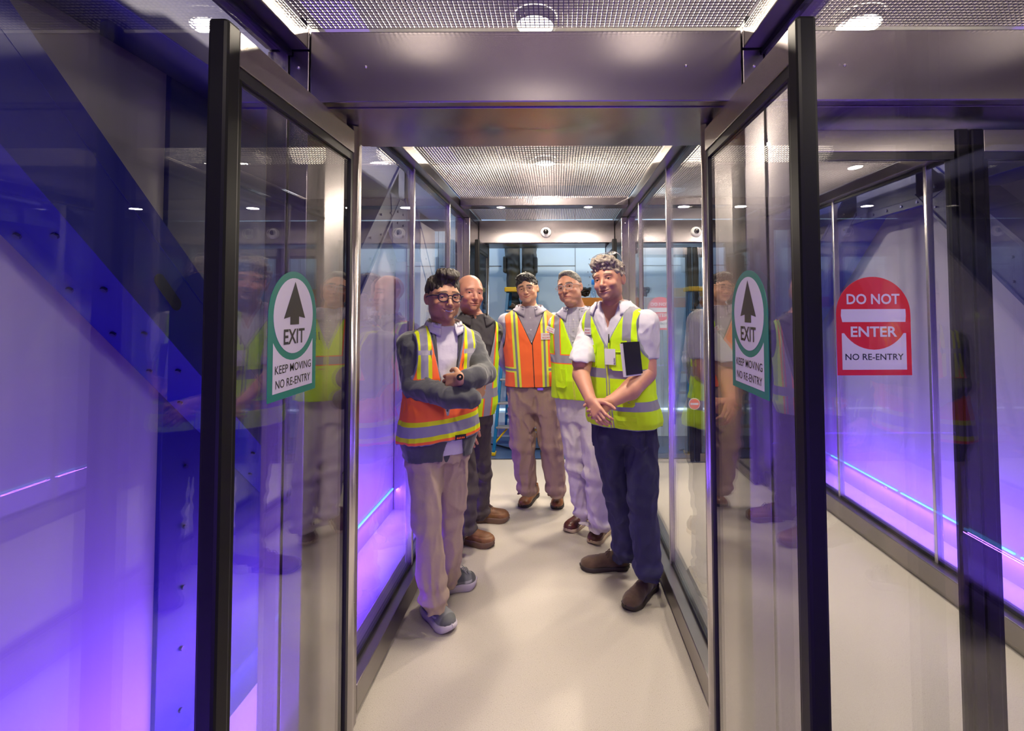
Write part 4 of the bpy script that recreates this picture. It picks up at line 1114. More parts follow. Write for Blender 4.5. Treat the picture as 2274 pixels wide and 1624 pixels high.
MT['khaki'] = maskmat('khaki_cloth', (.40, .30, .235), rough=.85, **CL)
trousers(tA, T, legsA, MT['khaki'], seed=2, off=.008)
MT['sneaker'] = maskmat('grey_knit', (.235, .25, .265), (('swoosh', (.55, .56, .58), .0006), ('toecap', (.13, .135, .145), .004), ('heelc', (.08, .09, .10), .006, .8)), rough=.8, bump2=.5, b2scale=500)
MT['sneakersole'] = mat('white_foam', (.55, .50, .60), .55)
def snk(V, L):
    x, y, z = V.T; zc = .050+.30*np.maximum(x-.11, 0)**1.25-.0
    sw = np.maximum(np.abs(z-(.052+2.2*(x-.115)**2))-(.0075-.055*np.abs(x-.125)), np.abs(x-.125)-.07)
    return dict(swoosh=sw, toecap=np.minimum(L*.84-x, .5), heelc=np.maximum(x-.13, np.abs(x-.085)-.05))
shoe(tA, gnd(943, 1356), gnd(1004, 1410), MT['sneaker'], MT['sneakersole'], 'sneaker', width=.054, lace='lace_grey', soleh=.036, masks=snk)
shoe(tA, gnd(980, 1316), gnd(1057, 1300), MT['sneaker'], MT['sneakersole'], 'sneaker', width=.054, lace='lace_grey', soleh=.036, masks=snk)
def hairA(g):
    g.add(ell((0, .016, .044), (.0815, .100, .088)), .01)
    g.add(ell((.004, -.050, .118), (.060, .052, .030), rotm(0, -18, 6)), .025)
    g.cut(ell((0, -.112, -.010), (.060, .070, .088)), .012)
    g.keep(lambda X, Y, Z: -.03-Z+np.clip(Y+.0, -.05, 0)*-1.2+0*X, .01)
    for s_ in (-1, 1): g.cut(ell((s_*.085, .016, -.020), (.020, .028, .036)), .006); g.cut(ell((s_*.085, -.075, -.015), (.03, .05, .045)), .01)
    g.displace(lambda x, y, z: .0050*vnoise(x*95, y*70-z*15, z*22)+.0040*vnoise(x*180, y*60, z*30)*(z > .03), .02)
MT['hairA'] = mat('dark_brown_hair', (.024, .016, .012), .55, noise=.5, nscale=120, bump=1.0, bscale=160, stretch=(1, .6, .25))
bake_hair(tA, {}, tow, MT['hairA'], hairA)
glasses(tA, tow, MT['frame_black'], .0235, .0205, cz=-.002, r=.0027, sq=2.25, y0=-.104, half=.0335)
# teeth showing in the smile
tb = MB(); pts = [(x, -.0915+14*x*x, -.0695+.0115*(abs(x)/.026)**2) for x in np.linspace(-.017, .017, 9)]
tb.tube([tuple(tow(p)) for p in pts], .0034*kA, 8); tb.build('teeth', MT['signwhite'], tA, smooth=True)
# watch on the left wrist
wt = MB(); cw = at(1024, 842, 2.372); dw = at(990, 843, 2.345)-at(1026, 841, 2.375); dw /= np.linalg.norm(dw)
wt.cyl(tuple(cw-dw*.010), tuple(cw+dw*.010), .0300, .0290, n=28); wo = wt.build('watch', MT['watch'], tA, smooth=False)
q = cw+np.array((.0, -.028, .012)); n_ = np.array((0, -.92, .39)); MB().cyl(tuple(q-n_*.006), tuple(q+n_*.005), .0175, .016, n=28).build('dial', MT['dome'], wo)

# --- B: bald, charcoal polo, behind A ------------------------------------------------
tB = person('bald man in dark grey polo and yellow vest, behind the man with crossed arms', gnd(1045, 1190))
T = Torso(at(1037, 925, 3.30), at(1052, 702, 3.27), 20, w=.98, belly=.01)
kB = 1.07; neckB = tuple(at(1055, 708, 3.29))+(.060,)
head, mk, tow = head_parts(tB, at(1043, 651, 3.24), rotm(32, 0, 4), kB, dict(smile=.25, eye=.0028, gaze=(-.2, -1, 0), jaw=.96, brow=.0030, scalp=lambda x, y, z: np.maximum(np.maximum(z-.055, -.02-z), -.028-y)), neckB, None)
sh = T.pt(.85, -.160, -.11), T.pt(.85, .160, -.11)
armR = [tuple(sh[0])+(.062,), J(985, 850, 3.22, .050), J(1025, 925, 3.08, .042)]
armL = [tuple(sh[1])+(.062,), J(1078, 835, 3.50, .050), J(1052, 880, 3.55, .042)]
legsB = [[J(1014, 930, 3.25, .098), J(1036, 1080, 3.22, .080), J(1031, 1178, 3.24, .074)],
         [J(1062, 930, 3.37, .096), J(1066, 1045, 3.50, .080), J(1062, 1140, 3.60, .076)]]
hb = hand_mesh(at(1030, 938, 3.06), (.35, -.1, -1), (.2, -1, 0), -1, curls=[(.3, .4, .3)]*4)
mS = skinmat('skin_pink', SKIN['fair'], brow=(.16, .08, .05), beard=(.25, .13, .10), bamt=.18, scalp=(.16, .09, .07))
finish_body(tB, head, mk, [hb, hidden_body(T, legsB, [armR, armL])], mS)
MT['polo'] = maskmat('charcoal_polo', (.058, .054, .064), rough=.9, **CL)
g = shirt_parts(T, [armR, armL], t0=-.02, off=.008, seed=6); V, Q = g.mesh()
sdf_obj('shirt', [(relax(V, Q, 1, .4), Q)], MT['polo'], tB)
collar(tB, at(1056, 708, 3.285), .066, MT['polo'], height=.030, drop=.040, point=.045, open_=.9, yaw=20, T=T)
def mB(lx, lf, tt, z, L, ed):
    side = np.abs(np.abs(lx)-.110); return dict(orange=side-.034, silver=side-.024, band=np.abs(tt-.25)*L-.03, trim=ed-.004)
MT['vestB'] = maskmat('yellow_vest_B', YEL, (('orange', ORANGE, .0008), ('silver', SILV, .0008), ('band', SILV, .0008), ('trim', (.03, .05, .02), .001)), rough=.75, bump=.5, bscale=11)
vest_obj(tB, T, 'B', MT['vestB'], off=.020, t0=.02, flare=.018, v_t=-.2, v_w=.15, arm=(.045, .17, .82), mask_fn=mB)
MT['greytrousers'] = maskmat('grey_twill', (.085, .070, .070), rough=.9, **CL)
trousers(tB, T, legsB, MT['greytrousers'], seed=4, ring=.013)
MT['moc'] = maskmat('brown_moccasin_leather', (.23, .105, .045), rough=.5, bump=.3, bscale=30, bump2=.3, b2scale=300, noise=.25)
MT['mocsole'] = mat('brown_rubber', (.17, .10, .07), .6)
shoe(tB, gnd(1008, 1200), gnd(1098, 1215), MT['moc'], MT['mocsole'], 'moc', width=.060, soleh=.036)
shoe(tB, gnd(1050, 1157), gnd(1131, 1157), MT['moc'], MT['mocsole'], 'moc', width=.060, soleh=.036)

# --- C: young man, centre, orange vest -----------------------------------------------
tC = person('young man with curly black hair in orange vest with yellow stripes, hands behind back', gnd(1200, 1115))
T = Torso(at(1187, 898, 3.90), at(1176, 684, 3.88), 4, w=1.17, belly=.02)
kC = .98; neckC = tuple(at(1176, 690, 3.90))+(.064,)
head, mk, tow = head_parts(tC, at(1171, 642, 3.84), rotm(-6, 0, -9), kC, dict(smile=.9, eye=.0020, jaw=1.0, face=1.02, brow=.0050, gaze=(.0, -1, 0)), neckC, None)
sh = T.pt(.86, -.195, -.13), T.pt(.86, .195, -.13)
armR = [tuple(sh[0])+(.070,), J(1112, 790, 3.96, .060), J(1150, 848, 4.12, .046)]
armL = [tuple(sh[1])+(.070,), J(1258, 790, 3.96, .060), J(1215, 848, 4.12, .046)]
legsC = [[J(1160, 890, 3.90, .118), J(1161, 985, 3.88, .098), J(1172, 1088, 3.93, .072)],
         [J(1213, 890, 3.90, .118), J(1223, 985, 3.88, .098), J(1237, 1090, 3.93, .072)]]
mS = skinmat('skin_olive', SKIN['olive'], brow=(.012, .009, .008))
finish_body(tC, head, mk, [hand_mesh(at(1155, 850, 4.14), (1, .1, -.2), (0, 1, 0), 1), hand_mesh(at(1210, 850, 4.16), (-1, .1, -.2), (0, 1, 0), 1), hidden_body(T, legsC, [armR, armL])], mS)
MT['greyshirt'] = maskmat('lavender_grey_shirt', (.34, .31, .38), rough=.8, bump=.5, bscale=16, bump2=.15, b2scale=800)
g = shirt_parts(T, [armR, armL], t0=.22, off=.006, seed=11, fold=.005); V, Q = g.mesh()
shC = sdf_obj('shirt', [(relax(V, Q, 1, .4), Q)], MT['greyshirt'], tC)
collar(tC, at(1176, 690, 3.895), .068, MT['greyshirt'], height=.036, drop=.032, point=.050, open_=.75, yaw=4, spread=1.0, T=T)
for i, q in enumerate((.90, .78, .66)):
    c = T.pt(q, .0, .009); MB().cyl(tuple(c), tuple(c+np.array((T.fr[0], T.fr[1], 0))*.004), .006, n=12).build('button', MT['button'], shC)
def mC(lx, lf, tt, z, L, ed):
    side = np.abs(np.abs(lx+.012)-.110-.012*(tt-.5)); sb = np.maximum(np.abs(tt-.38)*L, 0); out = np.where(np.abs(lx) > .12, -1, 1)
    cl = np.where((lf > 0) & (tt < .66), np.abs(lx-.005)-.0035, 1)
    return dict(lime=np.minimum(side-.026, np.maximum(sb-.020, out)), silver=np.minimum(side-.0085, np.maximum(sb-.009, out)), trim=np.minimum(ed-.005, cl))
MT['vestC'] = maskmat('orange_vest_C', ORANGE, (('lime', (.72, .82, .05), .0008), ('silver', (.22, .21, .25), .0008), ('trim', BLACK, .001)), rough=.75, bump=.5, bscale=10, bump2=.3, b2scale=600)
vC = vest_obj(tC, T, 'C', MT['vestC'], off=.020, t0=.20, flare=.014, v_t=.64, v_w=.120, arm=(.040, .17, .82), mask_fn=mC, fold=.004, hemslope=-.0)
frC = np.array((T.fr[0], T.fr[1], 0))
badge(vC, 'escort_sticker', T.pt(.715, .118, .032), T.pt(.715, .13, .03)-T.pt(.715, .10, .03), UP, frC, .088, .050, MT['stickerwhite'], (('ESCORT', .055, .012, 0, .005, 0), ('REQUIRED', .066, .012, 0, -.017, 0)), MT['stickerred'])
MT['khakiC'] = maskmat('tan_chinos', (.33, .225, .165), rough=.85, **CL)
trousers(tC, T, legsC, MT['khakiC'], seed=7, waist=.34, off=.012)
b = MB(); bl = mat('belt_buckle', (.25, .23, .2), .3, 1)
c = T.pt(.19, .05, .014); b.box(c[0]-.025, c[0]+.025, c[1]-.008, c[1], c[2]-.014, c[2]+.014, .002).build('belt_buckle', bl, tC)
MT['brownboot'] = maskmat('tan_boot_leather', (.22, .085, .030), rough=.38, bump=.3, bscale=30, bump2=.2, b2scale=300, noise=.3)
MT['blacksole'] = mat('black_rubber', (.02, .015, .015), .6)
shoe(tC, gnd(1192, 1098), gnd(1157, 1131), MT['brownboot'], MT['blacksole'], 'boot', width=.056, soleh=.022)
shoe(tC, gnd(1241, 1098), gnd(1236, 1135), MT['brownboot'], MT['blacksole'], 'boot', width=.056, soleh=.022)
def hairC(g):
    g.add(ell((0, .016, .046), (.083, .100, .086)), .01); g.add(ell((0, -.040, .092), (.066, .052, .042)), .02)
    g.cut(ell((0, -.116, .000), (.056, .062, .068)), .006)
    g.keep(lambda X, Y, Z: -.035-Z+np.clip(Y, -.05, 0)*-.6+0*X, .008)
    for s_ in (-1, 1): g.cut(ell((s_*.088, .016, -.020), (.020, .026, .034)), .005); g.cut(ell((s_*.078, -.100, -.020), (.03, .05, .05)), .01)
    g.displace(lambda x, y, z: .0065*vnoise(x*85, y*85, z*85)+.003*vnoise(x*170, y*170, z*170), .025)
MT['hairC'] = mat('black_curly_hair', (.007, .006, .006), .6, noise=.5, nscale=150, bump=1.0, bscale=240)
bake_hair(tC, {}, tow, MT['hairC'], hairC)
glasses(tC, tow, MT['frame_wire'], .0235, .0185, cz=-.003, r=.0011, sq=2.8, y0=-.105, half=.0325)

# --- D: grey hair, check shirt, yellow vest -------------------------------------------
tD = person('older man with grey slicked hair, clear glasses, checked shirt, yellow vest with orange edged bands', gnd(1300, 1180))
T = Torso(at(1292, 915, 3.50), at(1280, 686, 3.46), -18, w=1.05, belly=.035)
kD = 1.0; neckD = tuple(at(1281, 692, 3.48))+(.066,)
head, mk, tow = head_parts(tD, at(1265, 640, 3.42), rotm(-24, 3, -12), kD, dict(smile=-.55, eye=.0026, jaw=1.10, face=1.05, brow=.0062, neck=1.15, dchin=1, nose=1.1, gaze=(.1, -1, 0)), neckD, None)
sh = T.pt(.85, -.175, -.12), T.pt(.85, .175, -.12)
armR = [tuple(sh[0])+(.064,), J(1248, 800, 3.62, .052), J(1275, 850, 3.74, .042)]
armL = [tuple(sh[1])+(.064,), J(1345, 800, 3.56, .052), J(1320, 850, 3.70, .042)]
legsD = [[J(1268, 915, 3.52, .100), J(1284, 1035, 3.48, .082), J(1299, 1142, 3.54, .072)],
         [J(1316, 915, 3.46, .100), J(1322, 1050, 3.36, .082), J(1334, 1165, 3.38, .072)]]
mS = skinmat('skin_warm', SKIN['warm'], brow=(.035, .025, .025), beard=(.3, .17, .14), bamt=.15)
finish_body(tD, head, mk, [hidden_body(T, legsD, [armR, armL])], mS)
def checkmat():
    m, nt, p, out = newmat('check_shirt'); tc = N(nt, 'ShaderNodeTexCoord'); sp = N(nt, 'ShaderNodeSeparateXYZ'); nt.links.new(tc.outputs['Object'], sp.inputs[0]); cur = None
    for ax in (0, 2):
        a = N(nt, 'ShaderNodeMath', operation='MULTIPLY'); a.inputs[1].default_value = 95; nt.links.new(sp.outputs[ax], a.inputs[0])
        f = N(nt, 'ShaderNodeMath', operation='FRACT'); nt.links.new(a.outputs[0], f.inputs[0]); g_ = N(nt, 'ShaderNodeMath', operation='LESS_THAN'); g_.inputs[1].default_value = .17; nt.links.new(f.outputs[0], g_.inputs[0])
        if cur is None: cur = g_.outputs[0]
        else: mx_ = N(nt, 'ShaderNodeMath', operation='MAXIMUM'); nt.links.new(cur, mx_.inputs[0]); nt.links.new(g_.outputs[0], mx_.inputs[1]); cur = mx_.outputs[0]
    mx = N(nt, 'ShaderNodeMixRGB'); mx.inputs[1].default_value = (.48, .46, .54, 1); mx.inputs[2].default_value = (.24, .22, .40, 1); nt.links.new(cur, mx.inputs[0]); nt.links.new(mx.outputs[0], p.inputs['Base Color']); p.inputs['Roughness'].default_value = .8
    return m
MT['check'] = checkmat()
g = shirt_parts(T, [armR, armL], t0=.19, off=.006, seed=21); V, Q = g.mesh()
shD = sdf_obj('shirt', [(relax(V, Q, 1, .4), Q)], MT['check'], tD)
collar(tD, at(1281, 694, 3.475), .071, MT['check'], height=.036, drop=.045, point=.055, open_=.8, yaw=-18, T=T)
for q in (.90, .80, .70, .60):
    c = T.pt(q, .0, .009); MB().cyl(tuple(c), tuple(c+np.array((T.fr[0], T.fr[1], 0))*.004), .0055, n=12).build('button', MT['button'], shD)
def mD(lx, lf, tt, z, L, ed):
    side = np.maximum(np.abs(np.abs(lx)-.118-.015*(tt-.6)), np.where(tt > .55, -1, 1)); b = np.abs(tt-.53)*L
    zp = np.where((lf > 0) & (tt < .64), np.abs(lx)-.008, 1)
    return dict(orange=np.minimum(side-.030, b-.034), silver=np.minimum(side-.022, b-.027), zip=zp, zip2=np.where((lf > 0) & (tt < .64), np.abs(lx)-.0022, 1))
MT['vestD'] = maskmat('yellow_vest_D', YEL, (('orange', (1, .16, .02), .0008), ('silver', SILV, .0008), ('zip', (.70, .85, .05), .0008), ('zip2', (.45, .55, .02), .001)), rough=.75, bump=.5, bscale=11, bump2=.3, b2scale=600)
vD = vest_obj(tD, T, 'D', MT['vestD'], off=.022, t0=.15, flare=.018, v_t=.62, v_w=.110, arm=(.040, .17, .82), mask_fn=mD, fold=.004)
frD = np.array((T.fr[0], T.fr[1], 0))
pocket(tD, T, .44, -.10, .095, .13, MT['lime'], .030, flap=False, parent=vD)
badge(vD, 'escort_sticker', T.pt(.80, -.165, .040), (1, -.2, -.45), (.4, 0, 1), frD+np.array((-.2, 0, 0)), .070, .036, MT['stickerwhite'], (('ESCORT', .040, .009, 0, .003, 0), ('REQUIRED', .050, .009, 0, -.013, 0)), MT['stickerred'])
badge(vD, 'pen', T.pt(.76, .06, .034), (1, 0, 0), (.12, 0, 1), frD, .010, .055, MT['navy'])
badge(vD, 'maker_label', T.pt(.455, .03, .034), (1, 0, 0), UP, frD, .045, .012, mat('label_yellow', (.6, .55, .1), .6))
MT['whitetrousers'] = maskmat('off_white_chinos', (.56, .50, .52), rough=.85, **CL)
trousers(tD, T, legsD, MT['whitetrousers'], seed=13, waist=.32, ring=.014, off=.012)
MT['oxblood'] = maskmat('oxblood_leather', (.085, .022, .018), rough=.3, bump=.25, bscale=30, bump2=.15, b2scale=300, noise=.2)
MT['creamsole'] = mat('cream_rubber', (.55, .43, .32), .6)
shoe(tD, gnd(1309, 1154), gnd(1256, 1185), MT['oxblood'], MT['creamsole'], 'boot', width=.058, soleh=.024)
shoe(tD, gnd(1351, 1178), gnd(1312, 1212), MT['oxblood'], MT['creamsole'], 'boot', width=.058, soleh=.024)
def hairD(g):
    g.add(ell((0, .020, .040), (.0805, .099, .086)), .01); g.add(ell((0, -.020, .098), (.050, .055, .028)), .02)
    g.cut(ell((0, -.104, .020), (.062, .066, .078)), .010)
    g.keep(lambda X, Y, Z: -.045-Z+np.clip(Y, -.05, 0)*-.8+0*X, .008)
    for s_ in (-1, 1): g.cut(ell((s_*.088, .014, -.018), (.020, .026, .036)), .005); g.cut(ell((s_*.082, -.095, -.02), (.03, .05, .05)), .01)
    g.displace(lambda x, y, z: .0022*vnoise(x*140, y*25, z*110)+.0015*vnoise(x*260, y*40, z*200), .02)
MT['hairD'] = mat('iron_grey_hair', (.10, .09, .085), .55, noise=.55, nscale=130, bump=1.0, bscale=220, stretch=(1, .15, .8))
bake_hair(tD, {}, tow, MT['hairD'], hairD)
glasses(tD, tow, MT['frame_clear'], .0245, .0195, cz=-.004, r=.0018, sq=3.0, y0=-.106, half=.0335)

# --- E: right front, curly grey hair, yellow vest, clasped hands ----------------------
tE = person('tall man with curly grey hair, white short-sleeved shirt, yellow vest, navy trousers, hands clasped', gnd(1400, 1300))
T = Torso(at(1388, 962, 2.86), at(1362, 674, 2.82), -33, w=1.09, belly=.022)
kE = 1.03; neckE = tuple(at(1364, 686, 2.85))+(.064,)
head, mk, tow = head_parts(tE, at(1352, 623, 2.78), rotm(-30, 2, -9), kE, dict(smile=.6, eye=.0032, jaw=1.0, brow=.0034, browz=.002, gaze=(.12, -1, 0), iris=0, mouth=.0012), neckE, None)
sh = T.pt(.85, -.175, -.11), T.pt(.85, .175, -.11)
armR = [tuple(sh[0])+(.052,), J(1290, 832, 2.72, .050), J(1312, 890, 2.545, .030)]
armL = [tuple(sh[1])+(.056,), J(1433, 828, 2.74, .064), J(1400, 866, 2.63, .052), J(1356, 893, 2.545, .031)]
slR = [tuple(sh[0])+(.072,), J(1289, 806, 2.735, .070)]
slL = [tuple(sh[1])+(.078,), J(1431, 808, 2.76, .080)]
legsE = [[J(1352, 965, 2.87, .100), J(1372, 1090, 2.93, .082), J(1390, 1228, 3.00, .070)],
         [J(1424, 965, 2.84, .104), J(1428, 1110, 2.78, .086), J(1437, 1268, 2.74, .076)]]
MTE = skinmat('skin_fair', SKIN['pink'], brow=(.12, .07, .05), beard=(.30, .20, .16), bamt=.35)
w1 = at(1312, 892, 2.540); w2 = at(1354, 894, 2.545)
h1 = hand_mesh(w1, at(1330, 922, 2.47)-w1, (-.35, -1, -.10), -1, forearm=[armR[1], armR[2]], curls=[(.15, .5, .5), (.2, .55, .5), (.25, .6, .5), (.3, .6, .5)], spread=.05, palm=.088, tcurl=.1, k=1.02)
h2 = hand_mesh(w2, at(1330, 914, 2.505)-w2, (.25, -1, .3), 1, forearm=armL[1:], curls=[(.6, .9, .6)]*4, palm=.084, tcurl=.25, k=1.0)
gb = Field(*bounds(armR[:2]+armL[:2], .08), .006); gb.chain(armR[:2], .01).chain(armL[:2], .01)
finish_body(tE, head, mk, [h1, h2, gb.mesh(), hidden_body(T, legsE, [slR, slL])], MTE)
MT['shortshirt'] = maskmat('white_check_shirt', (.60, .57, .65), rough=.8, bump=.55, bscale=15, bump2=.2, b2scale=900)
g = shirt_parts(T, [slR, slL], zcut=at(1437, 793, 2.83)[2], t0=.14, off=.006, seed=31, cutfn=lambda lx, lf, tt: np.where(lf > 0, (.055*np.clip((tt-.80)/.2, -1, 2)-np.abs(lx))*.9, -.5))
V, Q = g.mesh(); shE = sdf_obj('shirt', [(relax(V, Q, 1, .4), Q)], MT['shortshirt'], tE)
collar(tE, at(1366, 688, 2.845), .072, MT['shortshirt'], height=.045, drop=.055, point=.055, open_=1.3, yaw=-33, T=T)
def mE(lx, lf, tt, z, L, ed):
    side = np.abs(np.abs(lx)-.120-.03*(tt-.7)); s = np.maximum(side-.024, np.where(tt > .52, -1, 1)); b = np.minimum(np.abs(tt-.485), np.abs(tt-.25))*L-.027
    zp = np.where((lf > 0) & (tt < .72), np.abs(lx)-.012, 1)
    return dict(silver=np.minimum(s, b), zip=zp, zin=np.where((lf > 0) & (tt < .72), np.abs(lx)-.0055, 1), trim=ed-.0055)
MT['vestE'] = maskmat('yellow_vest_E', YEL, (('silver', SILV, .0008), ('zip', (.25, .26, .30), .0008), ('zin', (.60, .72, .05), .0008), ('trim', (.22, .23, .27), .001)), rough=.75, bump=.5, bscale=11, bump2=.3, b2scale=600)
vE = vest_obj(tE, T, 'E', MT['vestE'], off=.022, t0=.075, flare=.026, v_t=.68, v_w=.135, arm=(.050, .17, .83), mask_fn=mE, fold=.004)
frE = np.array((T.fr[0], T.fr[1], 0)); ltE = np.array((T.lt[0], T.lt[1], 0))
pocket(tE, T, .68, -.100, .070, .12, MT['lime'], .026, parent=vE)
c, sl, up, n_ = pocket(tE, T, .72, .075, .095, .16, MT['lime'], .026, parent=vE)
c2 = T.pt(.61, .030, .034)
badge(vE, 'name_card', c2, sl, up, n_, .062, .088, MT['stickerwhite'], (('HNTB', .034, .009, .020, -.024, 1),), MT['signblack'])
badge(vE, 'escort_sticker', T.pt(.79, -.115, .034), T.pt(.79, -.10, .03)-T.pt(.79, -.13, .03), UP, frE+np.array((-.3, 0, 0)), .055, .040, MT['stickerwhite'], (('ESCORT', .038, .008, 0, .003, 0), ('REQUIRED', .044, .008, 0, -.013, 0)), MT['stickerred'])
pocket(tE, T, .38, .095, .11, .10, MT['lime'], .036, parent=vE)
pocket(tE, T, .17, .090, .12, .05, MT['lime'], .048, parent=vE)
# pen clipped in the pocket
pc = T.pt(.75, .03, .040); MB().cyl(tuple(pc-UP*.03), tuple(pc+UP*.02), .004, n=10).build('pen', MT['signblack'], vE, smooth=True)
MT['navycloth'] = maskmat('navy_trouser_cloth', (.022, .022, .058), rough=.8, **CL)
trousers(tE, T, legsE, MT['navycloth'], seed=17, waist=.2, off=.010)
MT['suede'] = maskmat('brown_suede', (.105, .062, .040), rough=.95, sheen=.3, bump2=.5, b2scale=400, noise=.2)
MT['darksole'] = mat('dark_brown_sole', (.035, .024, .020), .6)
shoe(tE, gnd(1455, 1298), gnd(1389, 1360), MT['suede'], MT['darksole'], 'boot', width=.058, soleh=.024)
shoe(tE, gnd(1398, 1262), gnd(1288, 1263), MT['suede'], MT['darksole'], 'boot', width=.058, soleh=.024)
def hairE(g):
    g.add(ell((0, .018, .048), (.087, .104, .088)), .01); g.add(ell((0, -.048, .098), (.072, .055, .040)), .02)
    g.cut(ell((0, -.118, -.008), (.058, .060, .072)), .006)
    g.keep(lambda X, Y, Z: -.045-Z+np.clip(Y, -.05, 0)*-.8+0*X, .008)
    for s_ in (-1, 1): g.cut(ell((s_*.092, .014, -.022), (.022, .026, .036)), .005); g.cut(ell((s_*.080, -.100, -.025), (.03, .05, .05)), .01)
    g.displace(lambda x, y, z: .0105*vnoise(x*55, y*55, z*55)+.004*vnoise(x*120+3, y*120, z*120), .03)
MT['hairE'] = mat('curly_grey_hair', (.27, .225, .19), .65, noise=.6, nscale=90, bump=1.0, bscale=130)
bake_hair(tE, {}, tow, MT['hairE'], hairE)
# clear safety glasses pushed up on the hair
tw2 = lambda P: tow(np.asarray(P)@np.array(Matrix.Rotation(radians(-58), 3, 'X')).T*np.array((1.12, 1.12, 1.12))+np.array((0, .028, .052)))
sg = glasses(tE, tw2, MT['frame_clear'], .030, .020, cz=-.0, r=.0014, sq=3.0, y0=-.100, half=.034, name='safety_glasses')
# black notebook tucked under the arm
t = empty('notebook', tuple(at(1405, 800, 2.62)), 'black notebook with white pages tucked under the arm of the clasped-hands man', 'notebook')
c = at(1399, 797, 2.60); u_ = np.array((.78, .62, 0)); u_ /= np.linalg.norm(u_); v_ = np.array((-.10, 0, 1)); v_ /= np.linalg.norm(v_); n_ = np.cross(u_, v_); n_ = -n_ if n_[1] > 0 else n_
pl = lambda a, b, d: tuple(c+u_*a+v_*b+n_*d)
mesh_obj('pages', *slab([(-.058, -.094), (.072, -.094), (.072, .084), (-.058, .084)], pl, -.008, .004), MT['stickerwhite'], t)
mesh_obj('cover', *slab([(-.046, -.085), (.080, -.085), (.080, .090), (-.046, .090)], pl, .0045, .008), MT['signblack'], t)
mesh_obj('cover', *slab([(-.046, -.085), (.080, -.085), (.080, .090), (-.046, .090)], pl, -.012, -.0085), MT['signblack'], t)
# ------------------------------------------------------------------ beyond the far doors
# worker on the step ladder, his upper body above the header line
YL = 5.72
tW = person('worker in dark grey cargo trousers standing on the blue step ladder, head out of sight', at(1155, 690, YL))
ROOT[tW] = Vector((at(1155, 690, YL)[0], YL, 0)); tW.location = ROOT[tW]*S
YW = YL+.26
T = Torso(at(1157, 505, YW), (at(1157, 505, YW)[0], YW, at(1157, 505, YW)[2]+.72), 180, w=1.05)
MT['cargo'] = maskmat('charcoal_cargo_cloth', (.085, .088, .090), rough=.9, bump=.8, bscale=14, bump2=.2, b2scale=600)
lg = [[J(1137, 510, YW, .105), J(1139, 600, YW-.02, .085), J(1141, 676, YW, .070)], [J(1176, 510, YW, .105), J(1175, 600, YW-.02, .085), J(1172, 676, YW, .070)]]
armW = [[tuple(T.pt(.85, s_*.17, -.11))+(.06,), tuple(T.pt(.80, s_*.26, .05))+(.05,), tuple(T.pt(1.1, s_*.20, .30))+(.04,)] for s_ in (-1, 1)]
mW = skinmat('skin_worker', SKIN['warm'])
head, mk, tow = head_parts(tW, np.array((T.neck[0], T.neck[1]-.01, T.neck[2]+.17)), rotm(180, 10, 0), 1.06, {}, tuple(T.neck)+(.06,), None)
hands = [hand_mesh(a[2][:3], (0, .3, 1), (0, -1, .2), 1, h=.006) for a in armW]
finish_body(tW, head, mk, hands+[hidden_body(T, lg, armW)], mW)
trousers(tW, T, lg, MT['cargo'], seed=44, ring=.010, fold=.009, h=.008)
g = shirt_parts(T, armW, h=.010, t0=.0, off=.006, seed=9); V, Q = g.mesh(); sdf_obj('shirt', [(V, Q)], MT['cargo'], tW)
hm = lambda g: (g.add(ell((0, .012, .045), (.090, .112, .080)), .01), g.keep(lambda X, Y, Z: .02-Z+0*X, .004))
bake_hair(tW, {}, tow, MT['hairA'], hm, .006)
for x0, x1 in ((1141, 1136), (1172, 1180)):
    a = at(x0, 690, YW); 
    zf = 1.62
    shoe(tW, (a[0], YW+.12, 0), (at(x1, 690, YW)[0], YW-.15, 0), MT['suede'], MT['blacksole'], 'boot', width=.052, zoff=zf)
for s_, px in ((-1, 1122), (1, 1190)):
    c = at(px, 585, YW); MB().box(c[0]-.02, c[0]+.02, YW-.09, YW+.09, c[2]-.12, c[2]+.08, .015).build('cargo_pocket', MT['cargo'], tW)

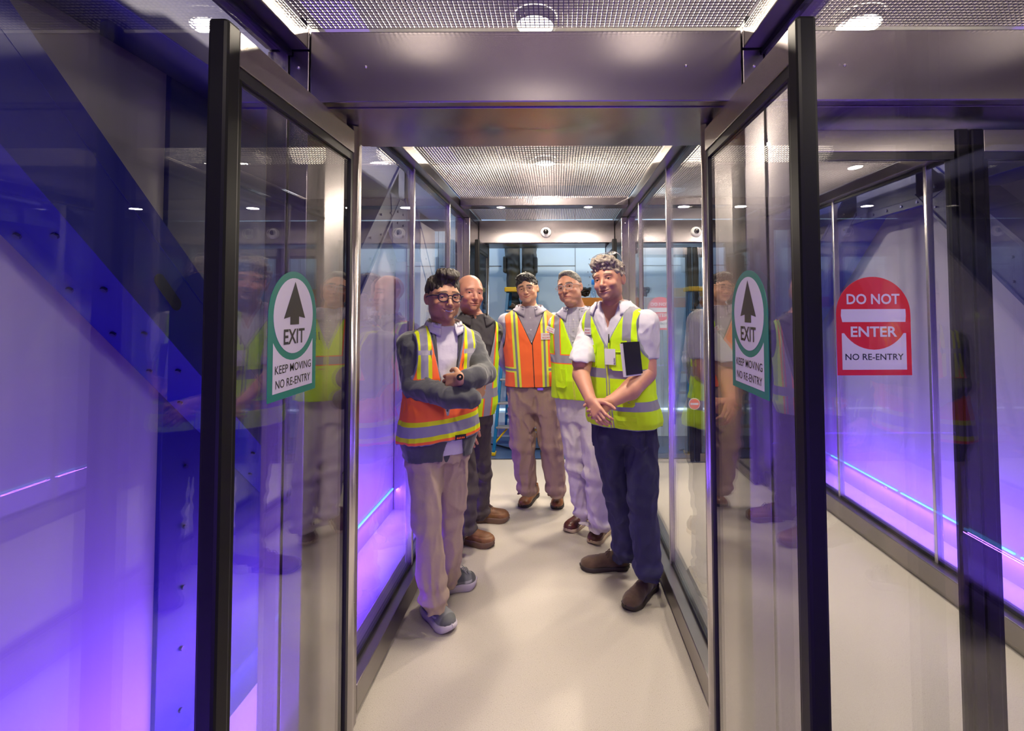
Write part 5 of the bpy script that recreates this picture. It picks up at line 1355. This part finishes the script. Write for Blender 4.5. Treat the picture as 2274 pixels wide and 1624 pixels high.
# step ladder
MT['ladderblue'] = mat('blue_fibreglass', (.0, .13, .36), .45, bump=.2, bscale=40); MT['ladderyellow'] = mat('yellow_plastic', (.62, .42, .01), .45); MT['alu'] = mat('aluminium_tread', (.35, .36, .38), .4, .8)
xc = at(1160, 650, YL)[0]
t = empty('step_ladder', (xc, YL, 0), 'blue step ladder with yellow top cap under the worker, behind the young man', 'ladder')
ZT = 1.88; yf0, yf1 = YL-.30, YL-.06; yb0, yb1 = YL+.50, YL+.10
for s_ in (-1, 1):
    b0 = np.array((xc+s_*.30, yf0, .02)); b1 = np.array((xc+s_*.165, yf1, ZT-.05))
    def bar(p, q, wx, wy, nm, m):
        p = np.array(p); q = np.array(q); v = []
        for c in (p, q):
            for dx, dy in ((-wx, -wy), (wx, -wy), (wx, wy), (-wx, wy)): v.append((c[0]+dx, c[1]+dy, c[2]))
        return mesh_obj(nm, v, [(3, 2, 1, 0), (4, 5, 6, 7), (0, 1, 5, 4), (1, 2, 6, 5), (2, 3, 7, 6), (3, 0, 4, 7)], m, t)
    bar(b0, b1, .016, .035, 'front_rail', MT['ladderblue'])
    bar((xc+s_*.25, yb0, .02), (xc+s_*.15, yb1, ZT-.05), .014, .022, 'rear_rail', MT['ladderblue'])
    MB().box(b0[0]-.022, b0[0]+.022, b0[1]-.045, b0[1]+.045, .001, .035, .004).build('foot', MT['ladderyellow'], t)
    MB().box(xc+s_*.25-.02, xc+s_*.25+.02, yb0-.03, yb0+.03, .001, .035, .004).build('foot', MT['ladderyellow'], t)
    br = MB(); br.tube([(xc+s_*.285, yf0+.02, .13), (xc+s_*.14, yf0+.04, .30)], .011, 6); br.build('corner_brace', MT['ladderyellow'], t)
for i in range(6):
    z = .31+i*.262; u = z/ZT; hw = .30-.135*u; y = yf0+(yf1-yf0)*u
    MB().box(xc-hw, xc+hw, y-.045, y+.045, z-.022, z, .004).build('tread', MT['alu'], t)
    MB().box(xc-hw*.85, xc+hw*.85, yb0+(yb1-yb0)*u-.045, yb0+(yb1-yb0)*u+.045, z-.02, z, .002).build('rear_tread', MT['alu'], t)
MB().box(xc-.20, xc+.20, YL-.14, YL+.13, ZT-.05, ZT+.005, .01).build('top_cap', MT['ladderyellow'], t)

# scaffold platform with gear on it
MT['ply'] = mat('orange_plywood', (.50, .19, .02), .6, noise=.2, nscale=12, stretch=(1, 8, 8))
p0 = at(1290, 658, 5.9); xr = at(1552, 658, 5.9)[0]
t = empty('scaffold', ((p0[0]+xr)/2, 5.9, 0), 'scaffold with orange plywood deck behind the two men at right', 'scaffold')
MB().box(p0[0], xr, 5.72, 6.10, 1.64, 1.76, .004).build('deck', MT['ply'], t)
MT['scafyellow'] = mat('scaffold_yellow', (.62, .42, .02), .45)
for x in (xr-.04, xr-.5, p0[0]+.04): 
    for y in (5.74, 6.08): MB().cyl((x, y, .002), (x, y, 1.64), .019, n=12).build('post', MT['alu'], t, smooth=True)
MB().box(xr-.42, xr+.10, 5.685, 5.718, 1.765, 1.87, .004).build('guard_board', MT['scafyellow'], t)
# coil of black cable and small parts on the deck
cm = MB(); r_ = np.random.RandomState(5); c0 = at(1292, 650, 5.85)
pts = []
for i in range(120):
    a = i*.42; rr = .07+.03*sin(i*.31); pts.append((c0[0]+rr*cos(a)*1.1, 5.86+rr*.5*sin(a), 1.785+.09*abs(sin(i*.17))+.01*cos(i)))
cm.tube(pts, .014, 6)
tag(cm.build('cable_coil', MT['signblack'], origin=(c0[0], 5.86, 1.765), smooth=True), 'tangle of black cable lying on the orange scaffold deck', 'cable')
cb = at(1317, 640, 5.80)
t = empty('spray_bottle', (cb[0], 5.76, 1.76), 'clear bottle with bright blue cap standing among black cable on deck', 'bottle')
MB().lathe([(0, 0), (.035, 0), (.036, .10), (.016, .14), (.014, .16)], (cb[0], 5.76, 1.762), 20).build('bottle_body', glassmat('bottle_plastic', (.75, .85, .95), .1, 1), t, smooth=True)
MB().lathe([(.020, .155), (.022, .16), (.022, .215), (0, .217)], (cb[0], 5.76, 1.762), 20).build('cap', mat('cap_blue', (.01, .22, .75), .4), t, smooth=True)
# black cable on the floor by the ladder
cf = MB(); A0 = at(1082, 946, 5.75)
pts = [(-.95+.9*u+.0, 5.80-.30*u+.05*sin(9*u), .012+.16*max(0, 1-abs(u-.0)*3)*0) for u in np.linspace(0, 1, 30)]
cf.tube(pts, .010, 6)
tag(cf.build('floor_cable', MT['signblack'], origin=(-.5, 5.7, .0), smooth=True), 'black cable running along the blue floor by the ladder feet', 'cable')
# small wheeled case low on the right
